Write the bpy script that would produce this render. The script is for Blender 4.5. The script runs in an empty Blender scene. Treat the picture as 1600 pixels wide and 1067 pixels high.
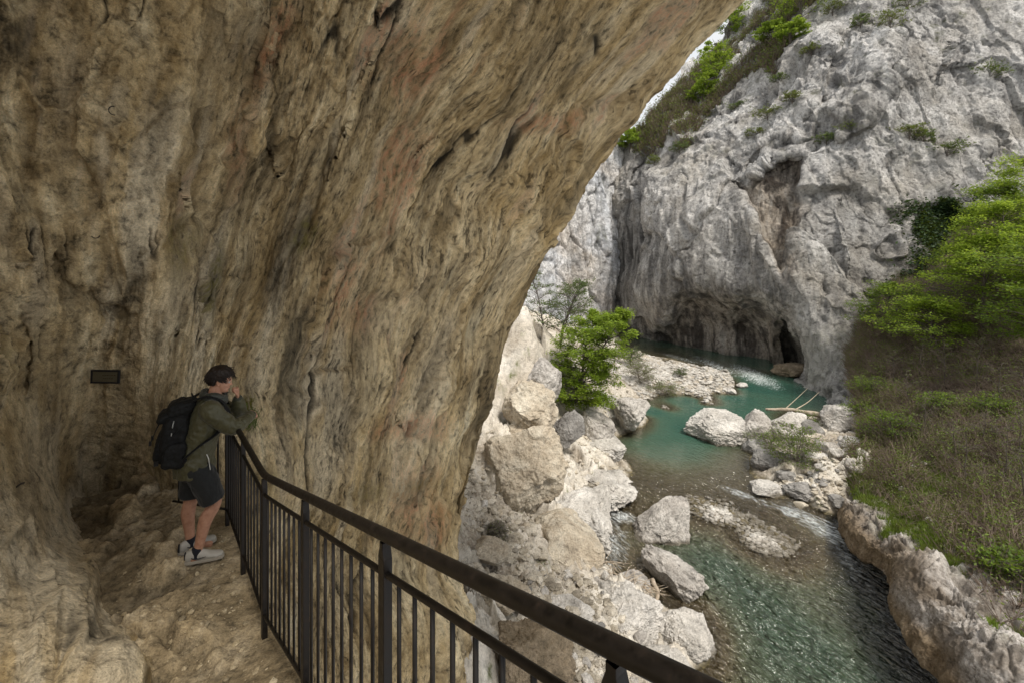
import bpy, bmesh, math, random
import numpy as np
from mathutils import Vector, Matrix

# ------------------------------------------------------------------ basics
sc = bpy.context.scene
COL = sc.collection
F = 1600 * 16.0 / 36.0          # focal length in photo pixels
HY = 400.0                       # horizon row
RIVER = -14.0
R = math.radians
rng = np.random.default_rng(7)
random.seed(7)

def U(px, py, Y):
    """a point of the gorge surveyed from the viewpoint: bearing, elevation and distance"""
    px = np.asarray(px, float); py = np.asarray(py, float); Y = np.asarray(Y, float)
    return np.stack(np.broadcast_arrays((px - 800) * Y / F, Y, -(py - HY) * Y / F), -1)

def UZ(px, py, z):
    Y = -np.asarray(z, float) * F / (np.asarray(py, float) - HY)
    return U(px, py, Y)

# ------------------------------------------------------------------ noise
_prm = np.random.default_rng(3).permutation(256)
_prm = np.concatenate([_prm, _prm, _prm])
_gr = np.random.default_rng(4).normal(size=(256, 3)); _gr /= np.linalg.norm(_gr, axis=1)[:, None]

def perlin(p, seed=0):
    p = np.asarray(p, float) + seed * 17.31
    i = np.floor(p).astype(np.int64); f = p - i; i &= 255
    u = f * f * f * (f * (f * 6 - 15) + 10)
    out = 0
    for dx in (0, 1):
        wx = u[:, 0] if dx else 1 - u[:, 0]
        for dy in (0, 1):
            wy = u[:, 1] if dy else 1 - u[:, 1]
            for dz in (0, 1):
                wz = u[:, 2] if dz else 1 - u[:, 2]
                h = _prm[_prm[_prm[(i[:, 0] + dx) & 255] + ((i[:, 1] + dy) & 255)] + ((i[:, 2] + dz) & 255)]
                g = _gr[h]
                out = out + wx * wy * wz * (g[:, 0] * (f[:, 0] - dx) + g[:, 1] * (f[:, 1] - dy) + g[:, 2] * (f[:, 2] - dz))
    return out * 1.5

def fbm(p, o=4, seed=0, gain=.5, lac=2.03):
    a, s = 1.0, 0
    for k in range(o):
        s = s + a * perlin(p, seed + k); p = p * lac; a *= gain
    return s

def ridged(p, o=4, seed=0, gain=.5, lac=2.1):
    a, s = 1.0, 0
    for k in range(o):
        s = s + a * (1 - 2 * np.abs(perlin(p, seed + k))); p = p * lac; a *= gain
    return s

def worley(p, seed=0):
    p = np.asarray(p, float) + seed * 9.7
    i = np.floor(p).astype(np.int64); f = p - i
    F1 = np.full(len(p), 9.0); F2 = np.full(len(p), 9.0); ID = np.zeros(len(p))
    for dx in (-1, 0, 1):
        for dy in (-1, 0, 1):
            for dz in (-1, 0, 1):
                h = _prm[_prm[_prm[(i[:, 0] + dx) & 255] + ((i[:, 1] + dy) & 255)] + ((i[:, 2] + dz) & 255)]
                c = _gr[h] * .38 + .5 + np.array([dx, dy, dz])
                d = np.linalg.norm(c - f, axis=1)
                n = d < F1
                F2 = np.where(n, F1, np.minimum(F2, d)); ID = np.where(n, h / 255.0, ID); F1 = np.where(n, d, F1)
    return F1, F2, ID

def facets(p, seed=0):
    """planar broken faces: every cell is a tilted plane; returns height (about -1..1) and distance to the cell edge"""
    p = np.asarray(p, float) + seed * 9.7
    i = np.floor(p).astype(np.int64); f = p - i
    F1 = np.full(len(p), 9.0); F2 = np.full(len(p), 9.0); H = np.zeros(len(p))
    for dx in (-1, 0, 1):
        for dy in (-1, 0, 1):
            for dz in (-1, 0, 1):
                h = _prm[_prm[_prm[(i[:, 0] + dx) & 255] + ((i[:, 1] + dy) & 255)] + ((i[:, 2] + dz) & 255)]
                o = f - (_gr[h] * .38 + .5 + np.array([dx, dy, dz])); d = np.linalg.norm(o, axis=1)
                hh = (o * _gr[(h * 7 + 31) & 255]).sum(1) * 1.3 + (h / 255.0 - .5) * .9
                n = d < F1
                F2 = np.where(n, F1, np.minimum(F2, d)); H = np.where(n, hh, H); F1 = np.where(n, d, F1)
    return H, F2 - F1

def sstep(a, b, x):
    t = np.clip((x - a) / (b - a), 0, 1)
    return t * t * (3 - 2 * t)

# ------------------------------------------------------------------ radial interpolation
class RBF:
    def __init__(s, pts, val, c=.05, scale=1.0, smooth=0.0):
        s.p = np.asarray(pts, float) / scale; s.sc = scale; s.c = c
        n = len(s.p); d = np.linalg.norm(s.p[:, None] - s.p[None], axis=2)
        A = np.zeros((n + 3, n + 3)); A[:n, :n] = np.sqrt(d * d + c * c) - smooth * np.eye(n)
        A[:n, n] = 1; A[:n, n + 1:n + 3] = s.p; A[n:, :n] = A[:n, n:].T
        s.w = np.linalg.solve(A, np.concatenate([np.asarray(val, float), [0, 0, 0]]))
    def __call__(s, q):
        q = np.asarray(q, float) / s.sc; out = np.zeros(len(q)); n = len(s.p)
        for k in range(0, len(q), 100000):
            b = q[k:k + 100000]; d2 = ((b[:, None] - s.p[None]) ** 2).sum(2)
            out[k:k + 100000] = np.sqrt(d2 + s.c ** 2) @ s.w[:n] + s.w[n] + b @ s.w[n + 1:]
        return out

# ------------------------------------------------------------------ mesh helpers
def np_mesh(name, V, Fq, mat=None, smooth=True, attrs=None, parent=None, loc=None, uvs=None):
    """V (n,3); Fq (m,k) array or a list of such arrays"""
    me = bpy.data.meshes.new(name)
    arrs = [np.asarray(a) for a in (Fq if isinstance(Fq, list) else [Fq]) if len(a)]
    V = np.asarray(V, np.float32)
    me.vertices.add(len(V)); me.vertices.foreach_set('co', V.ravel())
    nl = sum(a.size for a in arrs); nf = sum(len(a) for a in arrs)
    me.loops.add(nl); me.loops.foreach_set('vertex_index', np.concatenate([a.ravel() for a in arrs]).astype(np.int32))
    me.polygons.add(nf)
    tot = np.concatenate([np.full(len(a), a.shape[1], np.int32) for a in arrs])
    st = np.concatenate([[0], np.cumsum(tot)[:-1]]).astype(np.int32)
    me.polygons.foreach_set('loop_start', st); me.polygons.foreach_set('loop_total', tot)
    me.update(calc_edges=True)
    me.polygons.foreach_set('use_smooth', np.full(nf, smooth, bool))
    for k, a in (attrs or {}).items():
        a = np.asarray(a, np.float32)
        at = me.attributes.new(k, 'FLOAT' if a.ndim == 1 else 'FLOAT_COLOR', 'POINT')
        if a.ndim == 1: at.data.foreach_set('value', a)
        else:
            if a.shape[1] == 3: a = np.concatenate([a, np.ones((len(a), 1), np.float32)], 1)
            at.data.foreach_set('color', a.ravel())
    if mat: me.materials.append(mat)
    me.validate()
    o = bpy.data.objects.new(name, me); COL.objects.link(o)
    if parent: o.parent = parent
    if loc is not None: o.location = loc
    return o

def grid_faces(nr, nc):
    i = np.arange(nr * nc).reshape(nr, nc)
    return np.stack([i[:-1, :-1], i[:-1, 1:], i[1:, 1:], i[1:, :-1]], -1).reshape(-1, 4)

def grid_normals(P):
    du = np.gradient(P, axis=1); dv = np.gradient(P, axis=0)
    n = np.cross(du, dv); return n / (np.linalg.norm(n, axis=2, keepdims=True) + 1e-9)

def cr(ctrl, m):
    """Catmull-Rom upsampling along axis 0 to m samples"""
    ctrl = np.asarray(ctrl, float); n = len(ctrl)
    t = np.linspace(0, n - 1, m); i = np.clip(t.astype(int), 0, n - 2); f = (t - i)[(...,) + (None,) * (ctrl.ndim - 1)]
    E = np.concatenate([[2 * ctrl[0] - ctrl[1]], ctrl, [2 * ctrl[-1] - ctrl[-2]]])
    a, b, c, d = E[i], E[i + 1], E[i + 2], E[i + 3]
    return .5 * ((2 * b) + (-a + c) * f + (2 * a - 5 * b + 4 * c - d) * f ** 2 + (-a + 3 * b - 3 * c + d) * f ** 3)

def tag(o, label=None, cat=None, group=None, kind=None):
    if label: o['label'] = label
    if cat: o['category'] = cat
    if group: o['group'] = group
    if kind: o['kind'] = kind
    return o

def empty(name, loc=(0, 0, 0), rz=0):
    o = bpy.data.objects.new(name, None); COL.objects.link(o)
    o.location = loc; o.rotation_euler = (0, 0, rz); o.empty_display_size = .1
    return o

_ico = {}
def ico(n):
    if n not in _ico:
        bm = bmesh.new(); bmesh.ops.create_icosphere(bm, subdivisions=n, radius=1)
        v = np.array([x.co[:] for x in bm.verts]); f = np.array([[y.index for y in x.verts] for x in bm.faces]); bm.free()
        _ico[n] = (v, f)
    return _ico[n]

class Tubes:
    """collects tapered tubes into one mesh"""
    def __init__(s): s.V = []; s.Fc = []; s.n = 0
    def add(s, pts, rad, sides=6, cap=True, flat=1.0):
        pts = np.asarray(pts, float); m = len(pts); rad = np.broadcast_to(np.asarray(rad, float), (m,))
        t = np.gradient(pts, axis=0); t /= np.linalg.norm(t, axis=1)[:, None] + 1e-9
        ref = np.array([0, 0, 1.0]) if abs(t[0][2]) < .9 else np.array([1.0, 0, 0])
        a = np.cross(t, ref); a /= np.linalg.norm(a, axis=1)[:, None] + 1e-9; b = np.cross(t, a)
        an = np.arange(sides) * 2 * math.pi / sides
        ring = pts[:, None] + rad[:, None, None] * (np.cos(an)[None, :, None] * a[:, None] + flat * np.sin(an)[None, :, None] * b[:, None])
        s.V.append(ring.reshape(-1, 3))
        i = np.arange(m * sides).reshape(m, sides); j = np.roll(i, -1, 1)
        s.Fc.append(np.stack([i[:-1], j[:-1], j[1:], i[1:]], -1).reshape(-1, 4) + s.n)
        s.n += m * sides
        if cap:
            s.V.append(pts[[0, -1]])
            c0, c1 = s.n, s.n + 1
            base = s.n - m * sides
            s.Fc.append(np.stack([j[0] + base, i[0] + base, np.full(sides, c0), np.full(sides, c0)], -1)[:, :3])
            s.Fc.append(np.stack([i[-1] + base, j[-1] + base, np.full(sides, c1)], -1))
            s.n += 2
        return s
    def box(s, c, half, ax=None):
        ax = np.eye(3) if ax is None else np.asarray(ax, float)
        k = np.array([[x, y, z] for x in (-1, 1) for y in (-1, 1) for z in (-1, 1)], float) * np.asarray(half, float)
        s.V.append(np.asarray(c, float) + k @ ax)
        s.Fc.append(np.array([[0, 1, 3, 2], [4, 6, 7, 5], [0, 4, 5, 1], [2, 3, 7, 6], [0, 2, 6, 4], [1, 5, 7, 3]]) + s.n); s.n += 8
        return s
    def build(s, name, mat, parent=None, smooth=True, loc=None):
        V = np.concatenate(s.V)
        if loc is not None: V = V - np.asarray(loc, float)
        return np_mesh(name, V, [f for f in s.Fc if f.shape[1] == 4] + [f for f in s.Fc if f.shape[1] == 3], mat, smooth, parent=parent, loc=loc)

# ------------------------------------------------------------------ materials
class NT:
    def __init__(s, name):
        s.m = bpy.data.materials.new(name); s.m.use_nodes = True; s.t = s.m.node_tree; s.t.nodes.clear()
        s.out = s.n('ShaderNodeOutputMaterial')
    def n(s, typ, ins=None, **kw):
        x = s.t.nodes.new(typ)
        for k, v in kw.items(): setattr(x, k, v)
        for k, v in (ins or {}).items():
            if hasattr(v, 'is_output') or isinstance(v, bpy.types.NodeSocket): s.t.links.new(v, x.inputs[k])
            else: x.inputs[k].default_value = v
        return x
    def pos(s, scale=(1, 1, 1), rot=(0, 0, 0), obj=False):
        src = s.n('ShaderNodeTexCoord').outputs['Object'] if obj else s.n('ShaderNodeNewGeometry').outputs['Position']
        return s.n('ShaderNodeMapping', {'Vector': src, 'Scale': scale, 'Rotation': rot}).outputs[0]
    def noise(s, vec, scale, detail=6, rough=.55, dist=0.0):
        return s.n('ShaderNodeTexNoise', {'Vector': vec, 'Scale': scale, 'Detail': detail, 'Roughness': rough, 'Distortion': dist}).outputs['Fac']
    def vor(s, vec, scale, feature='F1'):
        return s.n('ShaderNodeTexVoronoi', {'Vector': vec, 'Scale': scale}, feature=feature).outputs['Distance']
    def ramp(s, fac, stops, interp='LINEAR'):
        r = s.n('ShaderNodeValToRGB', {'Fac': fac}); e = r.color_ramp.elements; r.color_ramp.interpolation = interp
        while len(e) > 1: e.remove(e[-1])
        e[0].position = stops[0][0]; e[0].color = col4(stops[0][1])
        for p, c in stops[1:]:
            q = e.new(p); q.color = col4(c)
        return r.outputs[0]
    def mix(s, fac, a, b, mode='MIX'):
        x = s.n('ShaderNodeMix', data_type='RGBA', blend_type=mode)
        for i, v in ((0, fac), (6, a), (7, b)):
            if isinstance(v, bpy.types.NodeSocket): s.t.links.new(v, x.inputs[i])
            else: x.inputs[i].default_value = col4(v) if i else v
        return x.outputs[2]
    def math(s, op, a, b=0.0, c=None, clamp=False):
        x = s.n('ShaderNodeMath', operation=op, use_clamp=clamp)
        for i, v in enumerate((a, b) if c is None else (a, b, c)):
            if isinstance(v, bpy.types.NodeSocket): s.t.links.new(v, x.inputs[i])
            else: x.inputs[i].default_value = v
        return x.outputs[0]
    def attr(s, name, fac=True):
        return s.n('ShaderNodeAttribute', attribute_name=name).outputs['Fac' if fac else 'Color']
    def bump(s, h, strength, dist, prev=None):
        d = {'Height': h, 'Strength': strength, 'Distance': dist}
        if prev: d['Normal'] = prev
        return s.n('ShaderNodeBump', d).outputs[0]
    def bsdf(s, color, rough=.9, normal=None, **kw):
        d = {'Base Color': color if isinstance(color, bpy.types.NodeSocket) else col4(color), 'Roughness': rough}
        d.update(kw)
        if normal: d['Normal'] = normal
        x = s.n('ShaderNodeBsdfPrincipled', d)
        if 'Specular IOR Level' not in kw: x.inputs['Specular IOR Level'].default_value = .3
        s.t.links.new(x.outputs[0], s.out.inputs[0]); return x
def col4(c):
    if isinstance(c, (int, float)): return (c, c, c, 1)
    return tuple(c) if len(c) == 4 else tuple(c) + (1,)

def mat_simple(name, color, rough=.6, metal=0.0, var=.25, scale=30, bump=.2, bdist=.002, spec=.3):
    t = NT(name); v = t.pos(obj=True); n = t.noise(v, scale, 5, .6)
    c = t.mix(n, tuple(x * (1 - var) for x in color[:3]), tuple(min(1, x * (1 + var)) for x in color[:3]))
    t.bsdf(c, rough, t.bump(n, bump, bdist), Metallic=metal, **{'Specular IOR Level': spec})
    return t.m

# cave rock: warm beige limestone with ochre, rose and grey patches, mask: R dark film and painted hole shade, G moss, B rose, A pale
def mat_cave():
    t = NT('cave_limestone'); w = t.pos()
    fl = t.n('ShaderNodeAttribute', attribute_name='flow').outputs['Vector']
    def fm(sx, sy): return t.n('ShaderNodeMapping', {'Vector': fl, 'Scale': (sx, sy, 1)}).outputs[0]
    big = t.noise(w, .5, 5, .6, .6); mid = t.noise(fm(2.0, .55), 1.2, 8, .6, .1); strk = t.noise(fm(4.5, .6), 1.6, 8, .62, .05)
    fine = t.noise(fm(2.6, 1.0), 7, 8, .68, .05); grain = t.noise(w, 60, 4, .7)
    iso = t.attr('iso'); fmix = lambda a_, b_: t.math('ADD', t.math('MULTIPLY', a_, t.math('SUBTRACT', 1.0, iso)), t.math('MULTIPLY', b_, iso))
    strk = fmix(strk, t.noise(w, 2.4, 8, .66, .4)); fine = fmix(fine, t.noise(w, 9, 8, .7, .2))
    tone = t.math('ADD', t.math('MULTIPLY', mid, .55), t.math('MULTIPLY', strk, .45))
    c = t.ramp(tone, [(.32, (.125, .082, .034)), (.43, (.33, .238, .118)), (.5, (.50, .38, .21)), (.57, (.64, .51, .305)), (.68, (.77, .665, .45))])
    c = t.mix(t.ramp(big, [(.45, 0), (.65, .8)]), c, t.mix(.55, c, (.36, .24, .09)))
    a = t.n('ShaderNodeAttribute', attribute_name='mask'); sp = t.n('ShaderNodeSeparateColor', {'Color': a.outputs['Color']})
    c = t.mix(t.math('MULTIPLY', a.outputs['Alpha'], .85, clamp=True), c, t.mix(strk, (.58, .48, .32), (.72, .63, .47)))
    c = t.mix(t.math('MULTIPLY', sp.outputs[2], t.ramp(fine, [(.40, 0), (.60, .85)]), clamp=True), c, (.40, .185, .10))
    c = t.mix(t.math('MULTIPLY', sp.outputs[0], t.ramp(strk, [(.35, 1), (.65, .35)]), clamp=True), c, (.088, .072, .045))
    c = t.mix(t.math('MULTIPLY', sp.outputs[1], t.ramp(fine, [(.4, 0), (.55, 1)]), clamp=True), c, (.10, .085, .012))
    c = t.mix(1.0, c, t.ramp(fine, [(.33, .30), (.48, .98), (.70, 1.42)]), 'MULTIPLY')
    c = t.mix(1.0, c, t.ramp(grain, [(.3, .72), (.6, 1.12)]), 'MULTIPLY')
    c = t.mix(1.0, c, t.ramp(t.attr('cav'), [(0, .12), (.35, .62), (.6, 1.0), (1, 1.35)]), 'MULTIPLY')  # crevice shading put into the colour: hollows darker, raised rock lighter
    gash = t.noise(fm(8.0, 1.3), 2.6, 7, .68, .05); gz = t.ramp(t.noise(w, .8, 3), [(.42, .13), (.58, 0)])
    crk = t.ramp(t.math('ADD', t.math('ADD', gash, t.math('MULTIPLY', iso, .2)), t.math('SUBTRACT', .095, gz)), [(.36, 0), (.39, 1)])
    c = t.mix(1.0, c, t.ramp(crk, [(0, .42), (1, 1)]), 'MULTIPLY')
    h = t.math('ADD', fine, t.math('MULTIPLY', grain, .22)); h = t.math('ADD', h, t.math('MULTIPLY', crk, .45))
    b = t.bump(strk, .8, .16); b = t.bump(h, 1.0, .075, b)
    t.bsdf(c, .92, b); return t.m

# bright grey valley limestone. mask: R dark wet streak and shade painted in hollows, G moss/plants, B brown stain, A pale
def mat_cliff(name, cols, streak=1.0, sc_=1.0, warm=(.38, .30, .20)):
    t = NT(name)
    w = t.pos(); ws = t.pos((1, 1, .16)); wd = t.pos((1, 1, .55), (R(15), R(-25), 0))
    big = t.noise(w, .09 * sc_, 5, .6, .5); mid = t.noise(wd, .5 * sc_, 9, .66, .3); st = t.math('ADD', t.math('MULTIPLY', t.noise(ws, .9 * sc_, 7, .62, .15), .6), t.math('MULTIPLY', t.noise(ws, .3 * sc_, 4, .6, .1), .4))
    fine = t.noise(w, 3.2 * sc_, 7, .7)
    c = t.ramp(mid, [(.25, cols[0]), (.42, cols[1]), (.56, cols[2]), (.75, cols[3])])
    c = t.mix(t.ramp(big, [(.45, 0), (.65, .55)]), c, warm)
    c = t.mix(t.math('MULTIPLY', t.ramp(st, [(.43, 1), (.53, 0)]), t.ramp(big, [(.3, 1.0 * streak), (.65, .5 * streak)])), c, (.085, .083, .085))
    a = t.n('ShaderNodeAttribute', attribute_name='mask'); sp = t.n('ShaderNodeSeparateColor', {'Color': a.outputs['Color']})
    stm = t.ramp(st, [(.35, 1), (.62, .35)])
    c = t.mix(t.math('MULTIPLY', a.outputs['Alpha'], t.ramp(fine, [(.3, .3), (.6, 1)]), clamp=True), c, (.78, .76, .735))
    c = t.mix(t.math('MULTIPLY', sp.outputs[2], stm, clamp=True), c, t.mix(t.ramp(st, [(.44, 0), (.53, 1)]), (.05, .031, .016), (.34, .255, .165)))
    c = t.mix(t.math('MULTIPLY', sp.outputs[0], stm, clamp=True), c, (.048, .044, .040))
    c = t.mix(t.math('MULTIPLY', sp.outputs[1], t.ramp(fine, [(.42, 0), (.55, 1)]), clamp=True), c, (.055, .062, .018))
    c = t.mix(1.0, c, t.ramp(fine, [(.30, .32), (.48, .95), (.75, 1.3)]), 'MULTIPLY')
    c = t.mix(1.0, c, t.ramp(t.attr('cav'), [(0, .2), (.35, .72), (.6, 1), (1, 1.2)]), 'MULTIPLY')  # relief shade painted into the cliff colour from the displacement
    pk = t.noise(w, 1.4 * sc_, 6, .75); c = t.mix(1.0, c, t.ramp(pk, [(.30, .35), (.42, 1)]), 'MULTIPLY')
    b = t.bump(mid, .9, 1.2 / sc_); b = t.bump(pk, .8, .5, b); b = t.bump(fine, 1.0, .28 / sc_, b)
    t.bsdf(c, .92, b); return t.m

def mat_rock(name, cols, sc_=1.0, obj=True, lichen=.5):
    t = NT(name); w = t.pos(obj=obj)
    oi = t.n('ShaderNodeObjectInfo').outputs['Random']
    if obj: w = t.n('ShaderNodeVectorMath', {0: w, 1: t.n('ShaderNodeCombineXYZ', {0: t.math('MULTIPLY', oi, 91.0), 1: t.math('MULTIPLY', oi, 37.0)}).outputs[0]}, operation='ADD').outputs[0]
    mid = t.noise(w, 1.1 * sc_, 8, .65, .5); fine = t.noise(w, 6 * sc_, 8, .7); gr = t.noise(w, 26 * sc_, 4, .7)
    ws = t.n('ShaderNodeMapping', {'Vector': w, 'Scale': (1, 1, .25)}).outputs[0]
    st = t.noise(ws, 2.0 * sc_, 6, .6)
    c = t.ramp(mid, [(.28, cols[0]), (.45, cols[1]), (.58, cols[2]), (.75, cols[3])])
    c = t.mix(t.ramp(st, [(.50, 0), (.66, lichen)]), c, tuple(x * .42 for x in cols[1]))
    c = t.mix(1.0, c, t.ramp(fine, [(.28, .38), (.46, 1.0), (.8, 1.2)]), 'MULTIPLY')
    c = t.mix(1.0, c, t.ramp(gr, [(.3, .65), (.6, 1.15)]), 'MULTIPLY')
    c = t.mix(1.0, c, t.ramp(t.attr('cav'), [(0, .3), (.4, .85), (1, 1.15)]), 'MULTIPLY')  # boulders: hollow shading in the colour; scattered stones: random tone
    z = t.n('ShaderNodeSeparateXYZ', {'Vector': t.n('ShaderNodeNewGeometry').outputs['Position']}).outputs[2]
    wet = t.ramp(t.math('ADD', t.math('MULTIPLY', t.math('ADD', z, 13.86), 2.0), t.math('MULTIPLY', mid, .5)), [(.15, 1), (.42, 0)])
    c = t.mix(t.math('MULTIPLY', wet, .75), c, (.085, .070, .042))
    b = t.bump(mid, .6, .35 / sc_); b = t.bump(fine, .9, .08 / sc_, b); b = t.bump(gr, .5, .015 / sc_, b)
    t.bsdf(c, .9, b); return t.m

def mat_leaf(name, cols, trans=.45):
    t = NT(name); a = t.attr('tint')
    c = t.ramp(a, [(0, cols[0]), (.5, cols[1]), (1, cols[2])])
    d = t.n('ShaderNodeBsdfPrincipled', {'Base Color': c, 'Roughness': .55, 'Specular IOR Level': .25})
    tr = t.n('ShaderNodeBsdfTranslucent', {'Color': t.mix(.35, c, (.5, .6, .05))})
    m = t.n('ShaderNodeMixShader', {0: trans, 1: d.outputs[0], 2: tr.outputs[0]})
    t.t.links.new(m.outputs[0], t.out.inputs[0]); return t.m
# ================================================================== THE CAVE WALL AND ROOF
SIL = np.array([(-1200, 2200), (-700, 1700), (-400, 1480), (-200, 1310), (0, 1157), (61, 1103), (98, 1070), (157, 1020), (206, 974), (239, 952),
                (310, 905), (412, 850), (480, 817), (560, 792), (640, 772), (720, 750), (790, 732), (850, 714), (900, 716),
                (960, 738), (1067, 750), (1400, 770)], float)
def cave_sil(py): return np.interp(py, SIL[:, 0], SIL[:, 1])
CAVE = [(-600, -1200, 2.2), (100, -1200, 2.2), (800, -1200, 2.3), (1500, -1200, 2.6), (2200, -1200, 2.4),
        (-600, -400, 2.2), (0, -400, 3.4), (400, -400, 4.1), (800, -400, 4.8), (1200, -400, 5.3), (1480, -400, 5.8),
        (-300, 0, 3.2), (0, 0, 4.2), (300, 0, 5.2), (600, 0, 6.6), (900, 0, 8.2), (1150, 0, 9.5),
        (-300, 200, 3.3), (0, 200, 4.3), (200, 200, 5.0), (400, 200, 6.1), (600, 200, 7.6), (800, 200, 9.3), (960, 200, 10.6),
        (0, 400, 4.2), (150, 400, 4.9), (290, 400, 5.5), (345, 400, 6.1), (500, 400, 7.1), (700, 400, 9.3), (850, 400, 11.3),
        (0, 560, 3.9), (80, 560, 4.6), (125, 570, 5.0), (180, 585, 5.15), (300, 560, 5.3), (350, 560, 5.6), (400, 560, 5.95), (500, 560, 7.1), (650, 560, 9.2), (785, 560, 11.3),
        (-200, 700, 2.9), (0, 700, 3.5), (75, 700, 4.45), (118, 700, 5.1), (230, 700, 5.3), (300, 700, 5.25), (350, 700, 5.5), (400, 700, 5.8), (550, 700, 7.6), (700, 700, 10), (748, 720, 11.0),
        (0, 800, 3.1), (88, 800, 4.2), (122, 800, 5.0), (230, 800, 5.35), (340, 800, 5.5), (400, 800, 5.9), (550, 820, 7.4), (700, 840, 10.4),
        (-100, 900, 2.6), (60, 900, 3.15), (128, 900, 3.6), (185, 900, 4.6), (230, 900, 5.3),
        (-100, 1067, 2.1), (100, 1067, 2.35), (188, 1067, 2.5), (260, 1067, 4.0), (320, 1067, 5.4), (450, 1067, 6.3), (600, 1067, 7.6), (740, 1067, 10.2),
        (-100, 1400, 1.7), (220, 1400, 3.5), (500, 1400, 5.5), (760, 1400, 8.5)]
_c = np.array(CAVE)
cave_rbf = RBF(_c[:, :2], np.log(_c[:, 2]), c=.035, scale=1000.)

def cave_base(px, py):
    s = cave_sil(py); w = 110.
    t = np.clip((px - (s - w)) / w, 0, 1)
    D = np.exp(cave_rbf(np.stack([px, py], 1)))
    return D * (1 + .10 * (1 - np.sqrt(np.maximum(0, 1 - t ** 2 * .98))))

def poly_dist(px, py, pl):
    """distance and side to a polyline in survey coordinates"""
    best = np.full(px.shape, 1e9); side = np.zeros(px.shape)
    for (x0, y0), (x1, y1) in zip(pl[:-1], pl[1:]):
        dx, dy = x1 - x0, y1 - y0; t = np.clip(((px - x0) * dx + (py - y0) * dy) / (dx * dx + dy * dy), 0, 1)
        ex, ey = px - x0 - t * dx, py - y0 - t * dy; d = np.hypot(ex, ey)
        s = np.sign(dx * ey - dy * ex); side = np.where(d < best, s, side); best = np.minimum(best, d)
    return best, side

def end_fade(px, py, pl):
    a, b = pl[0], pl[-1]; L = math.hypot(b[0] - a[0], b[1] - a[1])
    return sstep(.02, .30, np.hypot(px - a[0], py - a[1]) / L) * sstep(.02, .30, np.hypot(px - b[0], py - b[1]) / L)

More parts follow.
